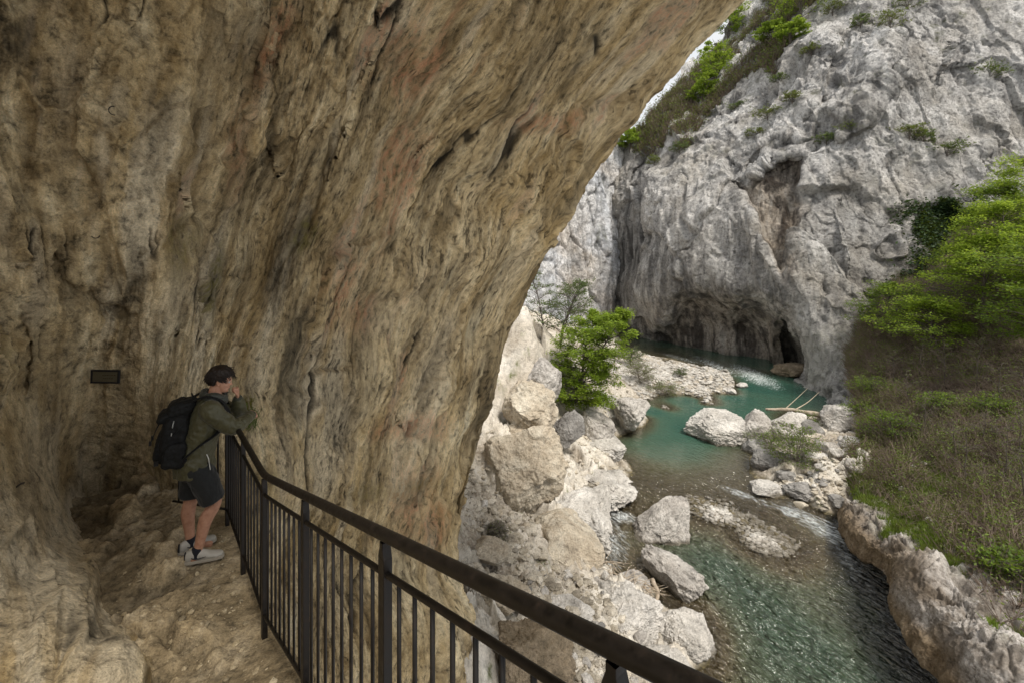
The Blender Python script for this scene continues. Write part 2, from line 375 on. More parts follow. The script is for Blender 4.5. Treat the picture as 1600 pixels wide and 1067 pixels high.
def make_cave():
    pys = np.concatenate([np.linspace(-1200, -60, 90)[:-1], np.linspace(-60, 1085, 900), np.linspace(1090, 1400, 40)])
    nc = 620; u = np.linspace(0, 1, nc)
    PX = np.zeros((len(pys), nc)); PY = np.repeat(pys[:, None], nc, 1)
    for i, py in enumerate(pys):
        s = cave_sil(py); n1 = 60
        PX[i, :n1] = np.linspace(-600, -20, n1, endpoint=False); PX[i, n1:] = np.linspace(-20, s - .5, nc - n1)
    D = cave_base(PX.ravel(), PY.ravel()).reshape(PX.shape)
    # slabs that have come away: lower / deeper sheets along oblique cracks
    def step(pl, amt, w, reach):
        nonlocal D
        d, s = poly_dist(PX, PY, pl); ds = d * s
        f = np.where(ds > 0, sstep(0, w, ds) * (1 - sstep(reach * .3, reach, ds)), 0)
        D = D + amt * f * end_fade(PX, PY, pl)
    step([(430, 20), (400, 120), (385, 170), (400, 200)], .10, 6, 120)
    step([(595, 60), (590, 110), (558, 185)], -.22, 4, 150)
    step([(640, 265), (600, 310), (560, 350), (540, 380), (525, 420), (510, 470), (540, 530)], -.28, 4, 120)
    step([(300, 350), (320, 420), (330, 520), (345, 600)], .10, 14, 90)
    step([(200, 60), (186, 160), (178, 250)], -.08, 5, 70)
    step([(812, 60), (775, 150), (748, 250), (728, 330)], -.12, 5, 90)
    step([(500, 235), (470, 330), (450, 400)], .12, 8, 90)
    step([(705, 560), (690, 640), (680, 720)], -.10, 5, 70)
    step([(640, 690), (665, 760), (700, 800)], -.14, 5, 60)
    step([(120, 420), (180, 470), (245, 500)], .10, 6, 60)
    step([(45, 440), (52, 560), (40, 640)], .08, 4, 50)
    P = U(PX, PY, D)
    sil = cave_sil(PY); CC = PX / sil * 10; AA = PY / 100.
    # far side of the overhang, turning away out of sight
    s = cave_sil(pys); D1 = D[:, -1]
    hid = []
    for k in range(1, 26):
        q = k / 25; hid.append(U(s - 70 * q ** .7, pys, D1 + np.where(pys < 350, 3.2, 9) * q ** 1.6))
    P = np.concatenate([P, np.stack(hid, 1)], 1)
    kk = np.arange(1, 26)[None] * .16
    CC = np.concatenate([CC, CC[:, -1:] + kk], 1); AA = np.concatenate([AA, AA[:, -1:] + 0 * kk], 1)
    # roof and left wall carried on a little behind the viewpoint, unseen, sized to hold back light
    back = []
    for k in range(1, 25):
        r = P[0].copy(); q = k / 24; r[:, 1] -= 3.6 * q; r[:, 2] += .4 * q + .1 * math.sin(5 * q); back.append(r)
    P = np.concatenate([np.stack(back[::-1], 0), P], 0); kb = np.arange(24, 0, -1)[:, None] * .11
    CC = np.concatenate([CC[:1] + 0 * kb, CC], 0); AA = np.concatenate([AA[:1] - kb, AA], 0)
    left = []
    for k in range(1, 21):
        c = P[:, 0].copy(); q = k / 20; c[:, 1] -= 4.2 * q; c[:, 0] -= .8 * q; left.append(c)
    P = np.concatenate([np.stack(left[::-1], 1), P], 1); kl = np.arange(20, 0, -1)[None] * .15
    CC = np.concatenate([CC[:, :1] - kl, CC], 1); AA = np.concatenate([AA[:, :1] + 0 * kl, AA], 1)
    N = grid_normals(P); sh = P.shape[:2]; p = P.reshape(-1, 3); n = N.reshape(-1, 3)
    wq = fbm(p * .35, 2, 40) * .30
    ac = CC.ravel() + wq; al = AA.ravel() + .15 * fbm(p * .5, 2, 43); z3 = p[:, 1] * .25
    q = np.stack([al, ac, z3], 1)                       # along / across the foliation
    zone = sstep(-.25, .45, fbm(q * np.array([.22, .45, .3]), 3, 31)); zone2 = sstep(-.2, .4, fbm(q * np.array([.25, .5, .3]), 3, 37))
    H0, e0 = facets(q * np.array([.42, .85, .4]) + .20 * fbm(p * .9, 3, 51)[:, None], 12)
    low = .17 * fbm(p * .45, 3, 1) + .19 * fbm(q * np.array([.22, .62, .3]), 3, 5) + .11 * H0 * sstep(0, .10, e0)
    H1, e1 = facets(q * np.array([1.3, 3.2, 1.3]) + .22 * fbm(p * 2.2, 3, 53)[:, None], 14)
    d = .030 * ridged(q * np.array([.45, 1.7, .5]), 4, 9, .5) * (.3 + .7 * zone) + .050 * H1 * sstep(0, .06, e1) * (.25 + .75 * zone2)
    # tilted plates with crisp broken edges
    pq = q * np.array([.75, 2.1, .8]) + .16 * fbm(p * 2.4, 3, 50)[:, None]
    F1, F2, ID = worley(pq, 3); e = F2 - F1; fr = pq - np.floor(pq)
    d += ((ID - .5) * .085 * sstep(.0, .07, e) - .035 * np.exp(-(e / .035) ** 2)) * zone2
    pq2 = q * np.array([2.0, 5.5, 2]) + .3 * fbm(p * 5, 2, 52)[:, None]
    G1, G2, GD = worley(pq2, 6); e2 = G2 - G1
    d += (GD - .5) * .040 * sstep(0, .12, e2) * sstep(.2, .8, zone)
    sharp = fbm(q * np.array([1.6, 7, 3]), 5, 20, .62)
    d += .024 * np.clip(sharp, -1, 1) * (.3 + .9 * zone)
    # long open joints following the folds
    jt = np.abs(fbm(q * np.array([.16, 1.15, .2]), 3, 63, .45)); jm = sstep(.05, .35, fbm(q * np.array([.4, .6, .3]), 3, 68))
    joint = np.exp(-(jt / .022) ** 2) * jm; d -= .09 * joint
    d -= .03 * sstep(.5, .7, fbm(q * np.array([2.0, 5, 3]), 3, 60))        # pockets
    iso = sstep(3.9, 2.2, ac); d = d * (1 - .55 * iso) + iso * (.055 * fbm(p * 1.9, 5, 82, .58) + .030 * ridged(p * 3.1, 4, 84, .55))
    d -= .02 * sstep(.3, .6, fbm(p * 9, 3, 64))
    sgn = np.sign((n * -p).sum(1)); sgn[sgn == 0] = 1
    orient = np.sign(np.median(sgn)); nrm = n * orient
    flank = sstep(330, 120, 800 + F * p[:, 0] / np.maximum(p[:, 1], .3)) * sstep(-.8, -1.5, p[:, 2]) ; d = d * (1 - .72 * flank)
    low = low * (1 - .6 * flank)
    P2 = (p + nrm * (low + d)[:, None]).reshape(*sh, 3)
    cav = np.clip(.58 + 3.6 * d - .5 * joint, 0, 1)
    Y = np.maximum(p[:, 1], .3); bx = 800 + F * p[:, 0] / Y; by = HY - F * p[:, 2] / Y
    nz = fbm(q * np.array([.6, 1.8, .6]), 5, 70, .6); nz2 = fbm(q * np.array([.30, 1.9, .5]), 4, 75)
    def blob(x, y, rx, ry, k=1.0):
        cx = bx - (x + (by - y) * (-.0) ); c0 = x / np.interp(y, SIL[:, 0], SIL[:, 1]) * np.interp(by, SIL[:, 0], SIL[:, 1])
        return k * np.clip(1.35 - np.hypot((bx - c0) / rx, (by - y) / ry) + .9 * nz, 0, 1)
    red = np.clip((nz2 - .3) * 2.5, 0, .8) * sstep(.0, .3, fbm(p * .5, 3, 78))
    for x, y, rx, ry in ((420, 90, 16, 110), (375, 200, 22, 90), (645, 60, 22, 80), (700, 40, 14, 70), (640, 130, 40, 35), (625, 250, 18, 60), (530, 450, 35, 60), (630, 590, 12, 50), (650, 670, 60, 20), (560, 480, 40, 40),
                          (640, 780, 40, 60), (620, 330, 12, 120), (745, 110, 10, 30), (840, 190, 50, 16), (680, 820, 40, 40), (1010, 60, 16, 30)):
        red = np.maximum(red, blob(x, y, rx, ry, .85))
    dark = np.clip((-nz2 - .22) * 2.0, 0, .6) * sstep(-.2, .3, fbm(p * .5, 3, 79))
    for x, y, rx, ry, k in ((455, 570, 20, 120, 1), (440, 400, 34, 110, .75), (350, 330, 60, 110, .6), (300, 250, 26, 120, .45), (180, 700, 50, 90, .35), (60, 590, 50, 50, .45), (-10, 30, 45, 90, 1), (545, 610, 36, 110, .6),
                             (765, 650, 14, 100, .8), (735, 800, 16, 90, .8), (380, 430, 22, 80, .6), (800, 60, 40, 90, .45), (70, 640, 40, 50, .4), (500, 240, 30, 60, .5), (510, 380, 60, 40, .4), (250, 160, 14, 110, .5), (590, 150, 12, 90, .7), (700, 250, 14, 70, .5), (900, 90, 20, 60, .5), (124, 1012, 14, 26, 1.2), (95, 1030, 12, 40, .7)):  # last two entries paint the dark of a hole in the rock
        dark = np.maximum(dark, blob(x, y, rx, ry, k))
    pale = np.clip((nz2 - .25) * 1.6, 0, .55)
    for x, y, rx, ry, k in ((215, 330, 32, 170, .9), (420, 500, 16, 160, .85), (480, 600, 14, 110, .85), (660, 620, 34, 160, .55), (500, 720, 44, 80, .7), (30, 800, 60, 80, .6), (110, 130, 26, 90, .5), (320, 480, 18, 120, .85), (520, 560, 14, 70, .7), (250, 520, 40, 80, .6), (160, 250, 16, 120, .6), (600, 480, 30, 60, .5), (820, 380, 16, 80, .5), (60, 930, 150, 170, 1.1), (130, 1030, 80, 60, 1.0), (230, 640, 90, 120, .35)):
        pale = np.maximum(pale, blob(x, y, rx, ry, k))
    moss = np.zeros(len(p))
    for x, y, rx, ry, k in ((393, 640, 9, 30, 1), (265, 700, 26, 40, .7), (405, 740, 16, 20, .5), (275, 385, 20, 40, .5), (650, 758, 40, 14, .45), (4, 560, 16, 60, .9), (480, 370, 18, 20, .7), (590, 770, 60, 20, .5), (335, 450, 10, 50, .8)):
        moss = np.maximum(moss, blob(x, y, rx, ry, k))
    front = (p[:, 1] > .5)
    M = np.stack([dark, moss, red * (1 - flank) * (1 - .6 * iso), pale], 1) * front[:, None]
    Fc = grid_faces(*sh)
    if orient > 0: Fc = Fc[:, ::-1]
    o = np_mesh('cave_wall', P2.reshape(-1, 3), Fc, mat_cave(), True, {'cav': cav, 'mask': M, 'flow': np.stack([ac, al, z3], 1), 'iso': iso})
    tag(o, kind='structure'); return P2, o

# ================================================================== PATH
RA = .866; RB = -.82                     # railing runs on the plan line X = RA + RB * Y
DIR = np.array([RB, 1.0]) / math.hypot(RB, 1); PERP = np.array([-DIR[1], DIR[0]])   # PERP points to the rock side
P0 = np.array([RA + RB * 3.14, 3.14])    # foot of the post where the slope begins
def floor_z(s):                          # s: metres along DIR from P0
    return -2.63 + np.where(s < 0, -s * .268, 0) * 1.0
def make_path():
    s = np.linspace(-7, 3.4, 520); t = np.concatenate([np.linspace(-.10, -.085, 3), np.linspace(-.08, 4.0, 330)])
    S, T = np.meshgrid(s, t, indexing='ij')
    X = P0[0] + DIR[0] * S + PERP[0] * T; Y = P0[1] + DIR[1] * S + PERP[1] * T
    Z = floor_z(S - .0 * T)
    p = np.stack([X, Y, np.zeros_like(X)], -1).reshape(-1, 3)
    inner = sstep(.10, .40, T.ravel())
    F1, F2, ID = worley(p * np.array([2.7, 2.7, 1]) + .4 * fbm(p * 2, 2, 3)[:, None], 5)
    cob = sstep(.02, .3, F2 - F1) * (.03 + .09 * ID) * sstep(.2, .6, ID + .5 * fbm(p * .8, 2, 8))
    big = .10 * fbm(p * 1.2, 4, 11)
    g1_, g2_, gi_ = worley(p * np.array([9, 9, 1]), 15); fine = .022 * fbm(p * 7, 5, 15, .65) + .012 * ridged(p * 14, 3, 19) + .030 * gi_ * sstep(.35, .1, g1_) * (gi_ > .55)
    wallrise = .5 * sstep(2.0, 3.6, T.ravel()) + .25 * sstep(1.2, 2.6, T.ravel()) * sstep(-1, 1, S.ravel())
    d = inner * (cob + big * .6 + fine) + .004 * fbm(p * 12, 3, 2) + wallrise
    # trodden hollow where the walker stands stays flat
    Z = Z + d.reshape(Z.shape) - .03 * inner.reshape(Z.shape)
    P = np.stack([X, Y, Z], -1)
    sk = []
    for k in range(1, 9):                # broken outer edge going down under the slab
        c = P[:, 0].copy(); q = k / 8; c[:, 2] -= .9 * q; c[:, 0] += PERP[0] * .7 * q ** 2; c[:, 1] += PERP[1] * .7 * q ** 2
        nn = .05 * fbm(np.stack([c[:, 0] * 4, c[:, 1] * 4, c[:, 2] * 4], 1), 3, 22); c[:, 0] += nn; sk.append(c)
    P = np.concatenate([np.stack(sk[::-1], 1), P], 1)
    tt = NT('trodden_limestone'); w = tt.pos()
    a = tt.noise(w, 1.6, 7, .65, .5); f = tt.noise(w, 14, 7, .7); g = tt.noise(w, 70, 3, .7)
    c = tt.ramp(a, [(.32, (.19, .14, .075)), (.5, (.42, .33, .20)), (.66, (.66, .55, .38))])
    c = tt.mix(1.0, c, tt.ramp(f, [(.30, .28), (.5, .9), (.75, 1.3)]), 'MULTIPLY')
    c = tt.mix(1.0, c, tt.ramp(g, [(.3, .65), (.6, 1.1)]), 'MULTIPLY')
    c = tt.mix(1.0, c, tt.ramp(tt.attr('cav'), [(0, .45), (.5, .95), (1, 1.2)]), 'MULTIPLY')  # stone tops lightened as if lit, dark dirt between them
    b = tt.bump(a, .5, .1); b = tt.bump(tt.math('ADD', f, tt.math('MULTIPLY', g, .3)), .9, .03, b)
    tt.bsdf(c, .93, b)
    cav = np.concatenate([np.full((len(s), 8), .5), np.clip(.42 + 5.5 * (d - wallrise - .06) * inner, 0, 1).reshape(Z.shape)], 1)
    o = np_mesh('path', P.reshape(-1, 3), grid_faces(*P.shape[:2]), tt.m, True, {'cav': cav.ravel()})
    tag(o, kind='structure')
    def surf(x, y):
        r = np.array([x, y]) - P0; ss = r @ DIR; ti = r @ PERP
        i = int(np.clip(np.searchsorted(s, ss), 0, len(s) - 1)); j = int(np.clip(np.searchsorted(t, ti), 0, len(t) - 1)); return Z[i, j]
    return surf

# ================================================================== RIGHT CLIFF
CL = [(985, 522, 82), (1060, 545, 69.5), (1130, 565, 62), (1190, 574, 58.5), (1250, 600, 50), (1240, 620, 45.5), (1233, 648, 40.5), (1225, 690, 38), (1300, 690, 37), (1400, 690, 40),
      (1300, 640, 41.5), (1300, 600, 44), (1300, 560, 46), (1268, 560, 48.5), (1400, 560, 46), (1400, 450, 47), (1500, 400, 49), (1600, 300, 51), (1750, 300, 50), (1750, 600, 46),
      (1600, 100, 54), (1600, -100, 59), (1750, -200, 60), (1400, 300, 51), (1400, 100, 56), (1400, -60, 63), (1300, 450, 49), (1250, 400, 51.5), (1250, 300, 54), (1250, 150, 60), (1250, 50, 68), (1250, -50, 80),
      (1180, 100, 74), (1180, 0, 92), (1150, 200, 66), (1100, 300, 63), (1050, 300, 68), (1050, 200, 78), (1080, 150, 86), (1110, 80, 94), (1000, 300, 75), (1000, 230, 84), (965, 260, 88),
      (965, 400, 82), (1000, 450, 72), (1000, 380, 74), (1100, 400, 60), (1150, 440, 55.5), (1060, 455, 64), (1200, 470, 52.5), (1200, 200, 61),
      (960, 520, 88), (930, 500, 97), (1010, 500, 73), (1070, 500, 66), (1110, 505, 63), (1110, 545, 64), (1170, 510, 58.5), (1170, 540, 60), (1225, 530, 53.5), (1140, 480, 57), (1200, 560, 58),
      (1020, 640, 80), (1130, 640, 62)]
RIDGE = np.array([(900, 300), (955, 236), (976, 221), (1000, 203), (1023, 176), (1045, 152), (1070, 126), (1103, 88), (1130, 52), (1160, 5), (1250, -90), (1750, -300)], float)
def make_cliff():
    c = np.array(CL, float); f = RBF(c[:, :2], np.log(c[:, 2]), c=.02, scale=1000.)
    px = np.concatenate([np.linspace(915, 1610, 640), np.linspace(1612, 1780, 40)]); top = np.interp(px, RIDGE[:, 0], RIDGE[:, 1])
    top += 4 * np.sin(px / 9.) + 3 * np.sin(px / 3.7)
    v = np.linspace(0, 1, 640)
    PX = np.repeat(px[None], len(v), 0); PY = top[None] + v[:, None] * (690 - top[None])
    D = np.exp(f(np.stack([PX.ravel(), PY.ravel()], 1))).reshape(PX.shape)
    def recess(poly, amt, soft=6):
        pl = poly + [poly[0]]
        d, _ = poly_dist(PX, PY, pl)
        ins = np.zeros(PX.shape, bool); n = len(poly)
        for i in range(n):
            (x0, y0), (x1, y1) = poly[i], poly[(i + 1) % n]
            cnd = ((y0 > PY) != (y1 > PY)) & (PX < (x1 - x0) * (PY - y0) / (y1 - y0 + 1e-9) + x0); ins ^= cnd
        return amt * np.where(ins, sstep(0, soft, d), 0), np.where(ins, sstep(0, soft, d), 0)
    rA, mA = recess([(1138, 278), (1165, 290), (1185, 262), (1205, 248), (1232, 240), (1262, 240), (1258, 300), (1244, 380), (1225, 440), (1205, 425), (1190, 385), (1172, 335), (1150, 305)], 1.5, 14)
    rA2, mA2 = recess([(1160, 262), (1180, 235), (1205, 212), (1240, 212), (1262, 228), (1262, 240), (1232, 236), (1205, 244), (1182, 262), (1165, 285)], 1.0, 8)
    rB, mB = recess([(1040, 470), (1062, 446), (1085, 449), (1108, 436), (1130, 452), (1150, 456), (1175, 474), (1190, 470), (1212, 488), (1228, 490), (1250, 528), (1258, 570), (1248, 600), (1205, 640), (1120, 640), (1040, 600), (1015, 545)], 2.3, 34)
    rC, mC = recess([(1218, 500), (1240, 520), (1256, 560), (1252, 592), (1232, 600), (1216, 570), (1212, 530)], 3.2, 12)
    rD, mD = recess([(1022, 512), (1036, 506), (1050, 520), (1056, 545), (1050, 560), (1030, 556), (1022, 530)], 1.2, 10)
    rE, mE = recess([(985, 265), (1010, 232), (1028, 235), (1020, 262), (1000, 280), (978, 282)], 1.6, 5)
    D = D + rA + rA2 + rB + rC + rD + rE
    # joints
    for pl, amt, wd in (([(1420, 0), (1395, 90), (1370, 170), (1340, 210), (1275, 240)], -1.6, 90), ([(1318, 30), (1290, 150), (1240, 210)], -.9, 60), ([(1470, 110), (1480, 60), (1530, 50), (1545, 90), (1520, 105), (1475, 108)], -.7, 30),
                        ([(1325, 320), (1335, 400), (1340, 440)], -.5, 30), ([(1600, 150), (1560, 250), (1520, 300)], -.7, 60), ([(1090, 130), (1150, 190), (1200, 160)], -.8, 40)):
        d, s = poly_dist(PX, PY, pl); ds = d * s
        D = D + np.where(ds > 0, amt * sstep(0, 4, ds) * (1 - sstep(wd * .2, wd, ds)), 0) * end_fade(PX, PY, pl + [(pl[-1][0] + .1, pl[-1][1] + .1)] if len(pl) > 5 else pl)
    P = U(PX, PY, D); N = grid_normals(P); sh = P.shape[:2]; p = P.reshape(-1, 3); n = N.reshape(-1, 3)
    n = n * np.sign(np.median((n * -p).sum(1)))
    pv = p * np.array([1, 1, .28]); pd = p @ np.array([[1, 0, .0], [0, 1, 0], [.35, 0, .6]])
    low = 1.1 * fbm(p * .07, 3, 1) + .55 * fbm(pv * .22, 3, 4)
    upper = sstep(560, 120, (HY - F * p[:, 2] / p[:, 1]))
    rz = .25 + .75 * sstep(-.35, .45, fbm(p * .09, 3, 91))
    rough = (.15 * ridged(pd * .32, 5, 8, .55) + .11 * fbm(p * 1.1, 5, 14, .62)) * rz
    F1, F2, ID = worley(pd * .28 + .35 * fbm(p * .5, 3, 22)[:, None], 6); e = F2 - F1
    blk = ((ID - .5) * .7 * sstep(0, .16, e) - .2 * np.exp(-(e / .05) ** 2)) * rz
    g1, g2, gid = worley(p * .9, 8)
    V1, V2, VI = worley(pd * np.array([.42, .42, .15]) + .25 * fbm(p * .4, 3, 24)[:, None], 16); ve = V2 - V1
    blk = blk + ((VI - .5) * .9 * sstep(0, .08, ve) - .35 * np.exp(-(ve / .03) ** 2)) * sstep(-.3, .3, fbm(p * .08, 3, 93))
    vj = np.abs(fbm(p * np.array([.22, .22, .035]), 3, 95, .5)); blk = blk - .22 * np.exp(-(vj / .014) ** 2) * sstep(-.1, .25, fbm(p * .07, 2, 96))
    pits = -.18 * sstep(.45, .15, g1) * sstep(.55, .9, gid)
    HA, ea = facets(pd * np.array([.10, .10, .045]) + .25 * fbm(p * .12, 3, 71)[:, None], 21); HB_, eb = facets(pd * np.array([.36, .36, .11]) + .25 * fbm(p * .35, 3, 72)[:, None], 22); HC_, ec = facets(p * np.array([1.0, 1.0, .32]) + .25 * fbm(p * .9, 3, 73)[:, None], 23)
    fac = 1.5 * HA * sstep(0, .06, ea) + (  .55 * HB_ * sstep(0, .07, eb) + .11 * HC_ * sstep(0, .08, ec)) * (.45 + .55 * upper)
    low = low + 1.2 * HA * 0
    smooth_zone = np.clip(mA + mB * .4, 0, 1).ravel()
    det = (rough + fac * .8 + blk * .45 * (.35 + .65 * upper)) * (1 - .75 * smooth_zone) + pits + .25 * fbm(pv * .9, 3, 30) * (1 - upper * .6)
    P2 = p + n * (low + det)[:, None]
    cav = np.clip(.58 + .8 * (det - fac * .6), 0, 1)
    bx, by = PX.ravel(), PY.ravel(); nz = fbm(p * .25, 4, 70); nv = fbm(p * np.array([1.1, 1.1, .10]), 4, 73)
    def blob(x, y, rx, ry, k=1.0): return k * np.clip(1.25 - np.hypot((bx - x) / rx, (by - y) / ry) + .6 * nz, 0, 1)
    mm = [a.ravel() for a in (mA, mB, mC, mD, mE, mA2)]
    brown = np.clip(mm[0] * 1.3 + mm[1] * .85, 0, 1)
    brown = np.maximum(brown, sstep(400, 520, by) * sstep(1300, 1200, bx) * .55 * sstep(-.4, .3, nz)); brown = np.maximum(brown, blob(1230, 340, 26, 95, 1.0) * sstep(-.3, .2, nv))
    dark = np.maximum.reduce([mm[2] * .8, mm[3] * .7, mm[5] * .45, mm[1] * sstep(.0, .35, nv) * .4, np.exp(-((by - (interp_water(bx) - 8)) / 9) ** 2) * (bx < 1260)])  # caves and overhang undersides: shade put into the rock colour
    for x, y, rx, ry, k in ((985, 400, 34, 130, .75), (1020, 430, 40, 70, .5), (1215, 232, 40, 16, .7), (1240, 420, 10, 60, .6), (1110, 450, 60, 26, .8), (1170, 400, 20, 50, .6), (1060, 470, 30, 40, .5), (1235, 270, 50, 40, .5), (985, 400, 22, 130, .45), (1320, 270, 30, 90, .35), (1365, 170, 12, 60, .4), (1450, 320, 60, 40, .3), (1045, 400, 60, 50, .3)):
        dark = np.maximum(dark, blob(x, y, rx, ry, k))
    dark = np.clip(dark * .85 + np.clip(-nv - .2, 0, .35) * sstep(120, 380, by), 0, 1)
    moss = np.clip((fbm(p * .6, 4, 77) - .42) * 5, 0, 1) * sstep(420, 60, by) * .8
    veg = sstep(.0, .25, fbm(p * .12, 3, 79) + .35 * sstep(70, 10, by - np.interp(bx, RIDGE[:, 0], RIDGE[:, 1])) * (bx < 1330) - .05 + .4 * (poly_dist(bx, by, [(1260, 0), (1200, 60), (1130, 110), (1080, 160), (1010, 210)])[0] < 34) - .2)
    veg = veg * (bx < 1290) * sstep(300, 190, by) * (poly_dist(bx, by, [(1290, -20), (1200, 60), (1130, 110), (1080, 160), (1010, 215), (960, 250)])[0] < 48 + 14 * nz)
    moss = np.maximum(moss, veg * .9)
    moss = np.maximum(moss, blob(1380, 600, 70, 60, .8)); moss = np.maximum(moss, blob(1480, 560, 200, 60, .9))
    pale = np.clip((fbm(p * .2, 3, 81) + .05) * 2.0, 0, 1) * sstep(520, 160, by) * .8
    for x, y, rx, ry, k in ((1300, 370, 45, 55, .8), (1110, 330, 50, 60, .45), (1260, 520, 40, 90, .35), (1290, 660, 50, 40, .3), (1520, 100, 80, 80, .5)):
        pale = np.maximum(pale, blob(x, y, rx, ry, k))
    warmc = ((.30, .285, .265), (.48, .462, .435), (.65, .63, .60), (.79, .775, .745))
    m = mat_cliff('grey_limestone', warmc, .8, 1.0, (.36, .315, .25))
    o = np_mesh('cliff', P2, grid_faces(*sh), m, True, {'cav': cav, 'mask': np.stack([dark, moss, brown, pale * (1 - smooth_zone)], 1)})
    tag(o, kind='structure')
    return P2.reshape(*sh, 3), PX, PY, veg.reshape(sh), n.reshape(*sh, 3)
def interp_water(bx): return np.interp(bx, [960, 985, 1060, 1130, 1190, 1250], [515, 522, 545, 565, 574, 600])

# ================================================================== FAR LEFT CLIFF AND FAR PEAK
def make_far():
    c = np.array([(967, 100, 90), (967, 250, 86), (967, 500, 85), (967, 620, 85), (900, 100, 86), (900, 300, 80), (900, 500, 76), (850, 400, 74), (780, 250, 72), (780, 560, 60), (880, 620, 70), (780, 100, 78), (930, 400, 80)], float)
    f = RBF(c[:, :2], np.log(c[:, 2]), c=.03, scale=1000.)
    px = np.linspace(770, 966, 260); py = np.linspace(60, 600, 420); PX, PY = np.meshgrid(px, py)
    PX = PX + (PX - 770) / 196 * (2.5 * np.sin(PY / 31.) + 1.5 * np.sin(PY / 11.))
    D = np.exp(f(np.stack([PX.ravel(), PY.ravel()], 1))).reshape(PX.shape)
    t = np.clip((PX - 940) / 27, 0, 1); D += 1.6 * (1 - np.sqrt(1 - .97 * np.clip(t, 0, 1) ** 2))
    P = U(PX, PY, D)
    hid = [U(PX[:, -1] - 14 * (k / 12), PY[:, -1], D[:, -1] + 10 * (k / 12) ** 1.5) for k in range(1, 13)]
    P = np.concatenate([P, np.stack(hid, 1)], 1)
    N = grid_normals(P); sh = P.shape[:2]; p = P.reshape(-1, 3); n = N.reshape(-1, 3); n *= np.sign(np.median((n * -p).sum(1)))
    pv = p * np.array([1, 1, .12])
    d = .8 * fbm(pv * .25, 3, 3) + .5 * ridged(pv * .6, 4, 7, .5) + .25 * fbm(p * .8, 4, 11)
    F1, F2, ID = worley(p * np.array([.35, .35, .09]), 4); d -= .7 * np.exp(-((F2 - F1) / .05) ** 2)
    nv = fbm(p * np.array([.9, .9, .05]), 4, 33)
    M = np.stack([np.clip(-nv - .1, 0, .5) * .8, np.clip(fbm(p * np.array([.5, .5, .15]), 4, 35) - .5, 0, 1) * 2, np.zeros(len(p)), np.clip(fbm(p * .2, 3, 37) + .2, 0, .8)], 1)
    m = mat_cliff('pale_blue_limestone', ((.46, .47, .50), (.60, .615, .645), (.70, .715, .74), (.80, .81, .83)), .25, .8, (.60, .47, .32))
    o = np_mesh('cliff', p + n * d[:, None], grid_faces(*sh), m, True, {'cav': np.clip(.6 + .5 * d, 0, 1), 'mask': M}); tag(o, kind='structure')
    # peak far up the gorge
    px = np.linspace(1050, 1420, 160); py = np.linspace(0, 1, 90)
    top = np.interp(px, [1050, 1120, 1136, 1150, 1190, 1240, 1300, 1420], [110, 62, 22, -12, -60, -90, -140, -200]) + 3 * np.sin(px / 5.) + 2 * np.sin(px / 2.3)
    PX = np.repeat(px[None], 90, 0); PY = top[None] + py[:, None] * 260
    P = U(PX, PY, 170 + 30 * np.sin(PX / 60.)); N = grid_normals(P); p = P.reshape(-1, 3); n = N.reshape(-1, 3); n *= np.sign(np.median((n * -p).sum(1)))
    d = 2.5 * ridged(p * np.array([.06, .06, .03]), 5, 3, .55) + .8 * fbm(p * .3, 4, 5)
    M = np.stack([np.zeros(len(p)), np.clip(fbm(p * .08, 4, 35) - .1, 0, 1), np.zeros(len(p)), np.full(len(p), .5)], 1)
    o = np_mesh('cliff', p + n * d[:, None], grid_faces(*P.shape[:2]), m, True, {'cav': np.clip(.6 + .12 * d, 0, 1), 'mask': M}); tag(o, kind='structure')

# ================================================================== VALLEY FLOOR
GP = []
def _g(pts):
    for px, py, z in pts: GP.append(tuple(UZ(px, py, z)))
W0 = RIVER
_g([(x, y, W0) for x, y in [(970, 545), (1050, 562), (1100, 577), (1150, 602), (1140, 615), (1100, 630), (1040, 638), (1010, 652), (960, 684), (950, 692), (978, 720), (988, 745), (975, 762), (958, 792), (937, 830), (936, 872), (945, 893), (1000, 905), (1040, 950), (1100, 975), (1112, 1020), (1085, 1055), (1090, 1100)]])
_g([(x, y, W0) for x, y in [(1225, 650), (1175, 715), (1190, 755), (1215, 778), (1262, 785), (1310, 803)]])
_g([(985, 532, -14.5), (1060, 552, -14.5), (1130, 575, -14.4), (1200, 590, -14.6), (1220, 615, -15.4), (1160, 630, -15.8), (1080, 655, -15.8), (1020, 680, -16.2), (1060, 700, -15.8), (1130, 715, -14.9), (1020, 735, -15.0),
    (1190, 612, -15.6), (1195, 640, -15.6), (1140, 648, -15.8), (1180, 672, -15.4), (1100, 668, -15.8), (1150, 690, -15.2), (1100, 750, -14.45), (1020, 765, -14.22), (1060, 780, -14.15), (1180, 775, -14.2), (1260, 815, -14.5), (1300, 860, -14.9), (1360, 950, -15.4), (1400, 1067, -15.6),
    (1110, 885, -15.2), (1140, 950, -15.9), (1200, 1040, -15.9), (1270, 1000, -15.2), (1120, 840, -14.5), (1180, 900, -14.7), (1250, 900, -14.4), (1150, 1067, -15.0), (980, 850, -14.7), (965, 880, -14.5), (970, 820, -14.35), (1050, 860, -14.9), (1300, 1200, -15.5), (1150, 1200, -14.8)])
_g([(1115, 785, -14.02), (1140, 800, -14.0), (1165, 815, -13.98), (1190, 835, -13.98), (1232, 858, -14.0), (1200, 862, -14.0), (1165, 850, -14.01), (1140, 822, -14.01), (1120, 820, -14.03), (1080, 800, -14.05), (1245, 850, -14.12)])
